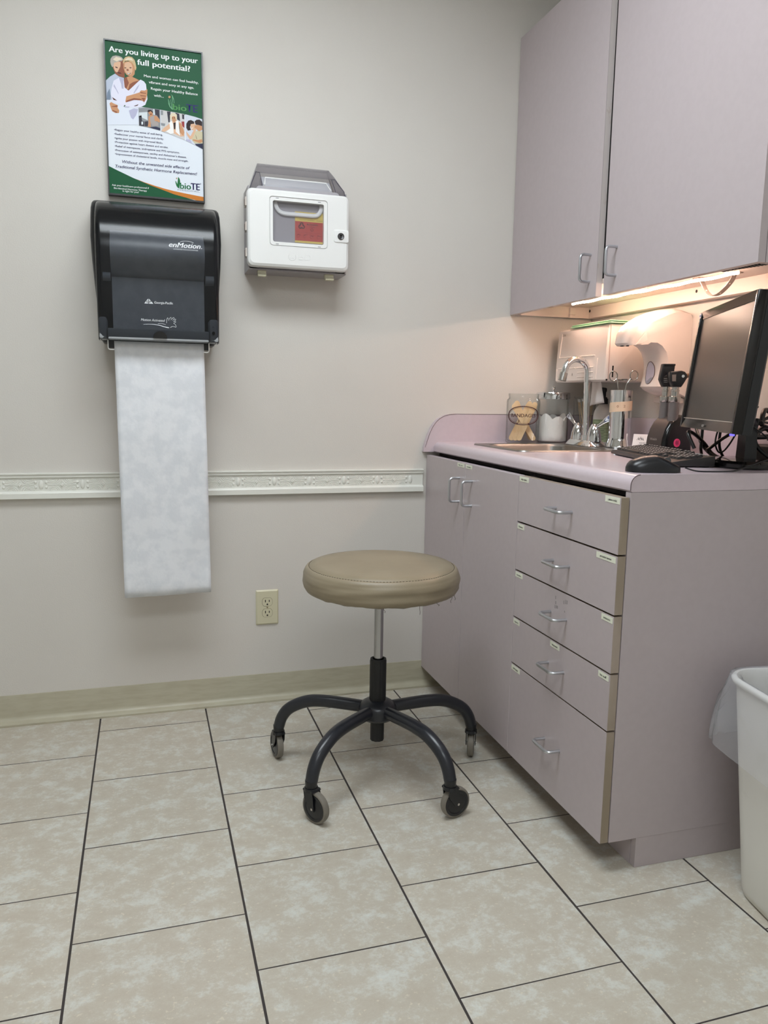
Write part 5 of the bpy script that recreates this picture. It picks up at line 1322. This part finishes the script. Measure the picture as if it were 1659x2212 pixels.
b = B(); b.cyl((.030, -.003, .0238), (.030, .003, .0238), .0085, n=18); b.obj('scroll_wheel', M_greyplastic, ms)
Mi = (Matrix.Translation(mo) @ Matrix.Rotation(my, 4, 'Z')).inverted()
pts = smooth_path([Mi @ Vector(p) for p in ((1.601, -1.170, zc+.010), (1.625, -1.178, zc+.0030), (1.66, -1.190, zc+.0024), (1.70, -1.190, zc+.0024), (1.745, -1.168, zc+.0030), (1.80, -1.172, zc+.0200), (1.832, -1.180, zc+.034), (1.850, -1.155, zc+.05), (1.862, -1.12, zc+.075), (1.845, -1.090, zc+.10))], 6)
B().tube(pts, .0017, 8).obj('cord', M_blackplastic, ms)

# ------------------------------------------------------------------ monitor
yaw, tilt = -.4327, .1016
md_, mn_ = Vector((math.sin(yaw), -math.cos(yaw), 0)), Vector((math.cos(yaw), math.sin(yaw), 0))
mu_ = Z*math.cos(tilt)+mn_*math.sin(tilt); mb_ = mn_*math.cos(tilt)-Z*math.sin(tilt)
BL = Vector((1.7976, -.8863, 1.0032)); MW, MH = .4542, .290
Mm = Matrix(((md_.x, mb_.x, mu_.x, BL.x), (md_.y, mb_.y, mu_.y, BL.y), (md_.z, mb_.z, mu_.z, BL.z), (0, 0, 0, 1)))
MBs = Vector((1.850, -1.055, zc))
mt = thing('monitor', 'black flat computer monitor tilted back at the right end of the counter', 'monitor', MBs)
M_bezel = mat('monitor_gloss_black', (20, 18, 18), .10)
b = B(Mm); b.box(0, .013, 0, .020, 0, MH, .0015).box(MW-.013, MW, 0, .020, 0, MH, .0015)
b.loft([[(.013, .0, MH), (.013, .020, MH), (.013, .020, MH-.020), (.013, .0045, MH-.018)], [(MW-.013, 0, MH), (MW-.013, .020, MH), (MW-.013, .020, MH-.020), (MW-.013, .0045, MH-.018)]])
b.loft([[(.013, .0045, .0235), (.013, .020, .026), (.013, .020, 0), (.013, 0, 0)], [(MW-.013, .0045, .0235), (MW-.013, .020, .026), (MW-.013, .020, 0), (MW-.013, 0, 0)]])
b.obj('bezel', M_bezel, mt)
b = B(Mm); b.box(.012, MW-.012, .0060, .012, .022, MH-.016); b.obj('screen', mat('screen_matte', (36, 33, 32), .28, spec=.6), mt)
b = B(Mm); b.box(.013, MW-.013, .0035, .0062, .0228, .0246); b.obj('trim_line', mat('trim_line_grey', (176, 164, 152), .3), mt)
b = B(Mm); b.loft([[(.0, .0202, 0), (MW, .0202, 0), (MW, .0202, MH), (0, .0202, MH)], [(.0, .038, .002), (MW, .038, .002), (MW, .038, MH-.002), (0, .038, MH-.002)], [(.05, .056, .04), (MW-.05, .056, .04), (MW-.05, .056, MH-.04), (.05, .056, MH-.04)]])
b.obj('back_cover', M_blackmatte, mt)
b = B(Mm); b.text('acer', (MW*.5-.011, -.0002, .007), X, Z, .020, .008, .03, lift=.0006)
b.obj('brand_mark', mat('brand_grey', (176, 170, 164), .3), mt)
b = B(Mm); b.box(.004, .020, -.0004, .0010, MH-.0145, MH-.002); b.mi = 1; b.box(.006, .0185, -.0007, -.0003, MH-.011, MH-.006)
b.obj('spec_sticker', [mat('sticker_white', (210, 216, 226), .4), mat('sticker_blue', (60, 96, 178), .4)], mt)
b = B(Mm); b.box(MW-.022, MW-.010, .002, .009, -.0040, .0005); b.obj('power_light', emit('blue_power_light', (.18, .14, 1.0), 1.6), mt)
b = B(); c_ = BL+md_*MW*.5
tc_ = c_+mu_*.11+mb_*.05
b.loft([[tc_+md_*q*.035+mu_*r_*.05+mb_*0 for q, r_ in ((-1, -1), (1, -1), (1, 1), (-1, 1))], [Vector((MBs.x, MBs.y, 0))+md_*q*.030+mn_*(.012+r_*.012)+Z*(ZC+.10) for q, r_ in ((-1, -1), (1, -1), (1, 1), (-1, 1))], [MBs+md_*q*.034+mn_*(.012+r_*.014)+Z*.016 for q, r_ in ((-1, -1), (1, -1), (1, 1), (-1, 1))]])
b.obj('stand_neck', M_blackplastic, mt)
b = B(); 
def bring(k, z): return [MBs+md_*.100*k*math.cos(2*PI*i/48)+mn_*(.075*k*math.sin(2*PI*i/48))+Z*z for i in range(48)]
b.loft([bring(.97, 0), bring(1, .003), bring(1, .012), bring(.93, .018), bring(.5, .022)]); b.obj('stand_base', M_bezel, mt)

# ------------------------------------------------------------------ tangled leads behind the monitor
M_cable = mat('black_cable', (14, 13, 13), .34)
leads = [
 ('thick black lead looping beside the charging base', .0046, [(1.770, -.985, .952), (1.765, -.965, .985), (1.778, -.95, .992), (1.80, -.945, .985), (1.835, -.94, .962), (1.87, -.93, .935), (1.93, -.90, .92), (2.0, -.88, .918)]),
 ('thick black lead slanting down from behind the charging base', .0040, [(1.90, -.80, 1.06), (1.87, -.85, 1.02), (1.845, -.90, .985), (1.835, -.935, .955), (1.85, -.96, .93), (1.89, -.96, .918)]),
 ('black lead hanging straight down behind the monitor', .0038, [(1.84, -.94, 1.07), (1.828, -.94, 1.02), (1.826, -.94, .975), (1.822, -.945, .945), (1.85, -.925, .922), (1.92, -.87, .918)]),
 ('black lead crossing upward to the right under the monitor', .0042, [(1.822, -.965, .945), (1.838, -.965, .955), (1.862, -.972, .975), (1.880, -.985, .992), (1.90, -1.0, 1.02), (1.92, -1.02, 1.06)]),
 ('black lead curving below the middle of the monitor', .0036, [(1.885, -.95, 1.06), (1.872, -.955, 1.01), (1.868, -.955, .97), (1.876, -.955, .94), (1.90, -.95, .92), (1.96, -.92, .917)]),
 ('black lead dropping beside the monitor stand', .0036, [(1.905, -.99, 1.05), (1.915, -.985, .99), (1.908, -.98, .95), (1.935, -.97, .925), (2.0, -.95, .918)]),
 ('topmost black lead arching right of the monitor', .0060, [(1.885, -1.075, 1.015), (1.897, -1.065, 1.040), (1.912, -1.055, 1.050), (1.930, -1.050, 1.046), (1.95, -1.045, 1.032), (1.985, -1.04, 1.00), (2.02, -1.04, .95)]),
 ('second black lead right of the monitor', .0042, [(1.880, -1.08, 1.020), (1.905, -1.06, 1.026), (1.935, -1.05, 1.034), (1.98, -1.05, 1.045), (2.025, -1.06, 1.045)]),
 ('thin black lead running right of the monitor', .0030, [(1.885, -1.075, 1.018), (1.91, -1.06, 1.020), (1.94, -1.05, 1.016), (1.98, -1.05, 1.004), (2.025, -1.06, .99)]),
 ('black lead sloping down right of the monitor', .0036, [(1.885, -1.075, 1.014), (1.91, -1.06, 1.012), (1.94, -1.055, 1.000), (1.98, -1.05, .975), (2.02, -1.06, .95)]),
 ('low black lead arching right of the monitor stand', .0066, [(1.875, -1.07, .985), (1.895, -1.06, 1.000), (1.915, -1.055, 1.006), (1.935, -1.05, 1.000), (1.955, -1.045, .98), (1.97, -1.04, .945), (2.0, -1.03, .922)]),
 ('flat black lead lying across the leads right of the stand', .0062, [(1.865, -1.075, .985), (1.90, -1.065, .985), (1.94, -1.055, .985), (1.99, -1.05, .980), (2.03, -1.05, .97)]),
 ('lowest black lead coiled right of the monitor stand', .0050, [(1.90, -1.12, .96), (1.925, -1.085, .972), (1.95, -1.06, .968), (1.965, -1.05, .945), (1.945, -1.06, .925), (1.91, -1.09, .920), (1.95, -1.13, .919), (2.01, -1.10, .919)]),
 ('black lead rising behind the monitor right edge', .0052, [(1.875, -1.075, 1.03), (1.872, -1.07, .995), (1.885, -1.065, .965), (1.91, -1.075, .94), (1.94, -1.10, .924), (2.0, -1.14, .919)]),
 ('thin black lead looping low near the blue power light', .0018, [(1.80, -1.19, .985), (1.835, -1.175, .99), (1.852, -1.17, .975), (1.850, -1.175, .95), (1.835, -1.18, .93), (1.82, -1.185, .936)]),
 ('thin lead bent in a white-lit curve under the monitor', .0022, [(1.842, -.985, 1.01), (1.833, -.985, .985), (1.832, -.985, .962), (1.843, -.985, .943), (1.858, -.985, .945), (1.872, -.99, .965), (1.885, -1.0, 1.0)]),
]
for lab, r_, pts in leads:
    o = B().tube(smooth_path(pts, 7), r_, 9).obj('power_lead', M_cable, sharp=80)
    tag(o, lab, 'lead', 'tangled leads behind the monitor')
# black power strip block in the shadow behind the stand
b = B(); b.box(1.945, 2.036, -1.188, -.93, ZC+.0003, ZC+.048, .005)
tag(b.obj('power_strip', M_blackmatte), 'black power strip under the tangled leads behind the monitor stand', 'power strip')

# ------------------------------------------------------------------ things on the right wall
wd_ = thing('towel_box', 'white folded-towel dispenser on the right wall behind the faucet', 'dispenser', (1.97, -.22, 1.128))
TY0, TY1 = -.386, -.062
M_tb = mat('warm_white_enamel', (236, 226, 218), .34)
pf = [(2.0595, 1.1285), (1.890, 1.1285), (1.884, 1.134), (1.884, 1.185), (1.893, 1.216), (1.888, 1.305), (1.893, 1.312), (2.0595, 1.313)]
pf = [(2.0595, 1.1285), (1.890, 1.1285), (1.884, 1.134), (1.8845, 1.190), (1.8905, 1.306), (1.896, 1.312), (2.0595, 1.313)]
b = B(); b.prism(pf, 'y', TY0+.0012, TY1, .006, 3); b.obj('cover', M_tb, wd_)
b = B()
def fxx(z): return lerp(1.8845, 1.8905, (z-1.19)/.116) if z > 1.19 else 1.8843
def fr(y0, z0, y1, z1, r): b.tube([(fxx(z0)-.0002, y0, z0), (fxx(z1)-.0002, y1, z1)], r, 6)
for (a_, c_) in (((-.092, 1.298), (-.083, 1.214)), ((-.083, 1.214), (-.318, 1.214))): fr(a_[0], a_[1], c_[0], c_[1], .0020)
fr(-.072, 1.175, -.072, 1.136, .0020); fr(-.335, 1.205, -.332, 1.136, .0022)
for z in (1.176, 1.160, 1.145):
    fr(-.085, z, -.150 if z < 1.17 else -.20, z, .0022); fr(-.215 if z < 1.17 else -.205, z, -.315, z, .0022)
b.obj('embossed_rib', M_tb, wd_)
b = B(); b.text('A', (1.8835, -.178, 1.150), (0, -1, 0), Z, .009, .010, .01, lift=.0006)
b.text('Kim', (1.8865, -.100, 1.288), (0, -1, 0), Z, .022, .010, -.01, .3, lift=.0018)
b.obj('maker_mark', mat('mark_grey', (120, 104, 98), .5), wd_)
B().box(1.8835+.012, 1.8835+.0135, TY0-.0004, TY0+.0016, 1.136, 1.309).obj('cover_seam', mat('enamel_seam', (190, 160, 148), .5), wd_)
b = B(); b.box(1.910, 1.9145, TY0-.0006, TY0+.002, 1.142, 1.179, .0004, 1); b.obj('slot', M_dark, wd_)
b = B(); b.cyl((1.891, TY0+.002, 1.1335), (1.891, TY0-.001, 1.1335), .0030, n=12); b.obj('lock_hole', M_dark, wd_)
gb = thing('green_folder', 'pale green folded carton lying on top of the white towel dispenser', 'folder', (1.97, -.26, 1.3135))
b = B(); b.box(1.888, 2.050, -.395, -.145, 1.3138, 1.3172, .0012).box(1.890, 2.050, -.393, -.150, 1.3205, 1.3232, .0012)
b.box(2.040, 2.050, -.394, -.148, 1.3170, 1.3207)
b.prism([(-.385, 1.3170), (-.15, 1.3170), (-.15, 1.3207), (-.36, 1.3207)], 'x', 1.8935, 1.8965)
b.obj('carton', mat('pale_green_card', (168, 214, 176), .5), gb)
# folded towel hanging below the dispenser
b = B(); rings = []
for j in range(9):
    t = j/8; z = lerp(1.134, 1.0525, t)
    row = []
    for i in range(9):
        u = i/8; yy = lerp(-.245, -.310, u)+.012*t*(1 if u < .5 else .3)
        row.append((1.925+.006*math.sin(u*5+t*2)+.012*t*(u-.2), yy, z+.012*t*(u-.5)))
    rings.append(row)
b.loft(rings, closed=False)
o = b.obj('folded_towel', mat('towel_white', (226, 220, 216), .8), sharp=80); md = o.modifiers.new('t', 'SOLIDIFY'); md.thickness = .0008
tag(o, 'white folded towel hanging out of the white dispenser behind the faucet', 'paper towel')

sd = thing('soap_dispenser', 'white hooded automatic soap dispenser on the right wall above the charging base', 'dispenser', (1.98, -.51, 1.075))
SDY0, SDY1 = -.572, -.452
outl = [(2.0595, 1.079), (2.0595, 1.318), (2.052, 1.334), (2.034, 1.345), (2.008, 1.349), (1.980, 1.346), (1.950, 1.338), (1.918, 1.325), (1.888, 1.309), (1.864, 1.291), (1.850, 1.268), (1.845, 1.240), (1.853, 1.2335), (1.872, 1.2345), (1.888, 1.236), (1.896, 1.242), (1.918, 1.2415), (1.936, 1.233), (1.952, 1.216), (1.961, 1.196), (1.966, 1.172), (1.965, 1.148), (1.959, 1.126), (1.955, 1.112), (1.966, 1.100), (1.990, 1.090), (2.020, 1.081)]
M_soap = mat('soap_white_plastic', (232, 222, 214), .26)
M_soap2 = M_soap
bm_ = B(); n_sl = 13; rings = []
cxs, czs = 1.985, 1.205
for k in range(n_sl):
    t = k/(n_sl-1); v = 2*t-1; y = lerp(SDY0, SDY1, t)
    e_ = 1-abs(v)**6
    sh = (1-e_)*.010+.012*abs(v)**3     # rounded shoulders, nose narrower
    rg = []
    for i, (px, pz) in enumerate(outl):
        nx = max(0, (2.045-px)/.2)
        ddx = sh*min(1, nx*2.2); ddz = sh*.6*(1 if pz > 1.3 else (-1 if pz < 1.11 and px > 1.96 else 0))*min(1, (2.06-px)/.03)
        nose = max(0, (1.90-px)/.06); yy = y*(1)+(-y+(SDY0+SDY1)/2)*.35*min(1, nose)
        rg.append((px+ddx, yy, pz-ddz))
    rings.append(rg)
bm_.loft(rings); bm_.obj('housing', M_soap, sd, sharp=38)
b = B(); b.prism([(1.872, 1.2352), (1.913, 1.2412), (1.905, 1.277)], 'y', SDY0+.0095, SDY0+.0120)
b.obj('nozzle_wedge', M_tb, sd)
b = B(); b.cyl((1.857, -.5126, 1.2335), (1.857, -.5126, 1.2305), .005, n=12).box(1.868, 1.874, -.5240, -.5180, 1.231, 1.2355); b.obj('nozzle', M_greyplastic, sd)
# level window on the front of the lower body
def sfx(z):
    for (x0_, z0_), (x1_, z1_) in zip(outl[18:24], outl[19:25]):
        if min(z0_, z1_) <= z <= max(z0_, z1_): return lerp(x0_, x1_, (z-z0_)/(z1_-z0_))
    return 1.962
b = B(); c0 = 1.1545; pts = []
for i in range(28):
    a = 2*PI*i/28; zz = c0+.034*math.sin(a); pts.append((sfx(zz)-.0010, -.512+.0215*math.cos(a), zz))
b.face(pts); b.mi = 1; b.tube(pts, .0010, 6, closed=True)
b.mi = 2; b.face([(p[0]-.0008, p[1], p[2]) for p in pts if p[2] < c0-.012])
b.obj('level_window', [mat('window_lilac', (196, 190, 204), .15), mat('window_rim', (110, 90, 84), .4), mat('window_grey', (140, 140, 150), .15)], sd)
b = B(); b.box(2.010, 2.0595, -.560, -.470, 1.062, 1.0795, .004).box(2.018, 2.022, -.5625, -.5595, 1.066, 1.074); b.obj('lower_latch', M_soap2, sd)
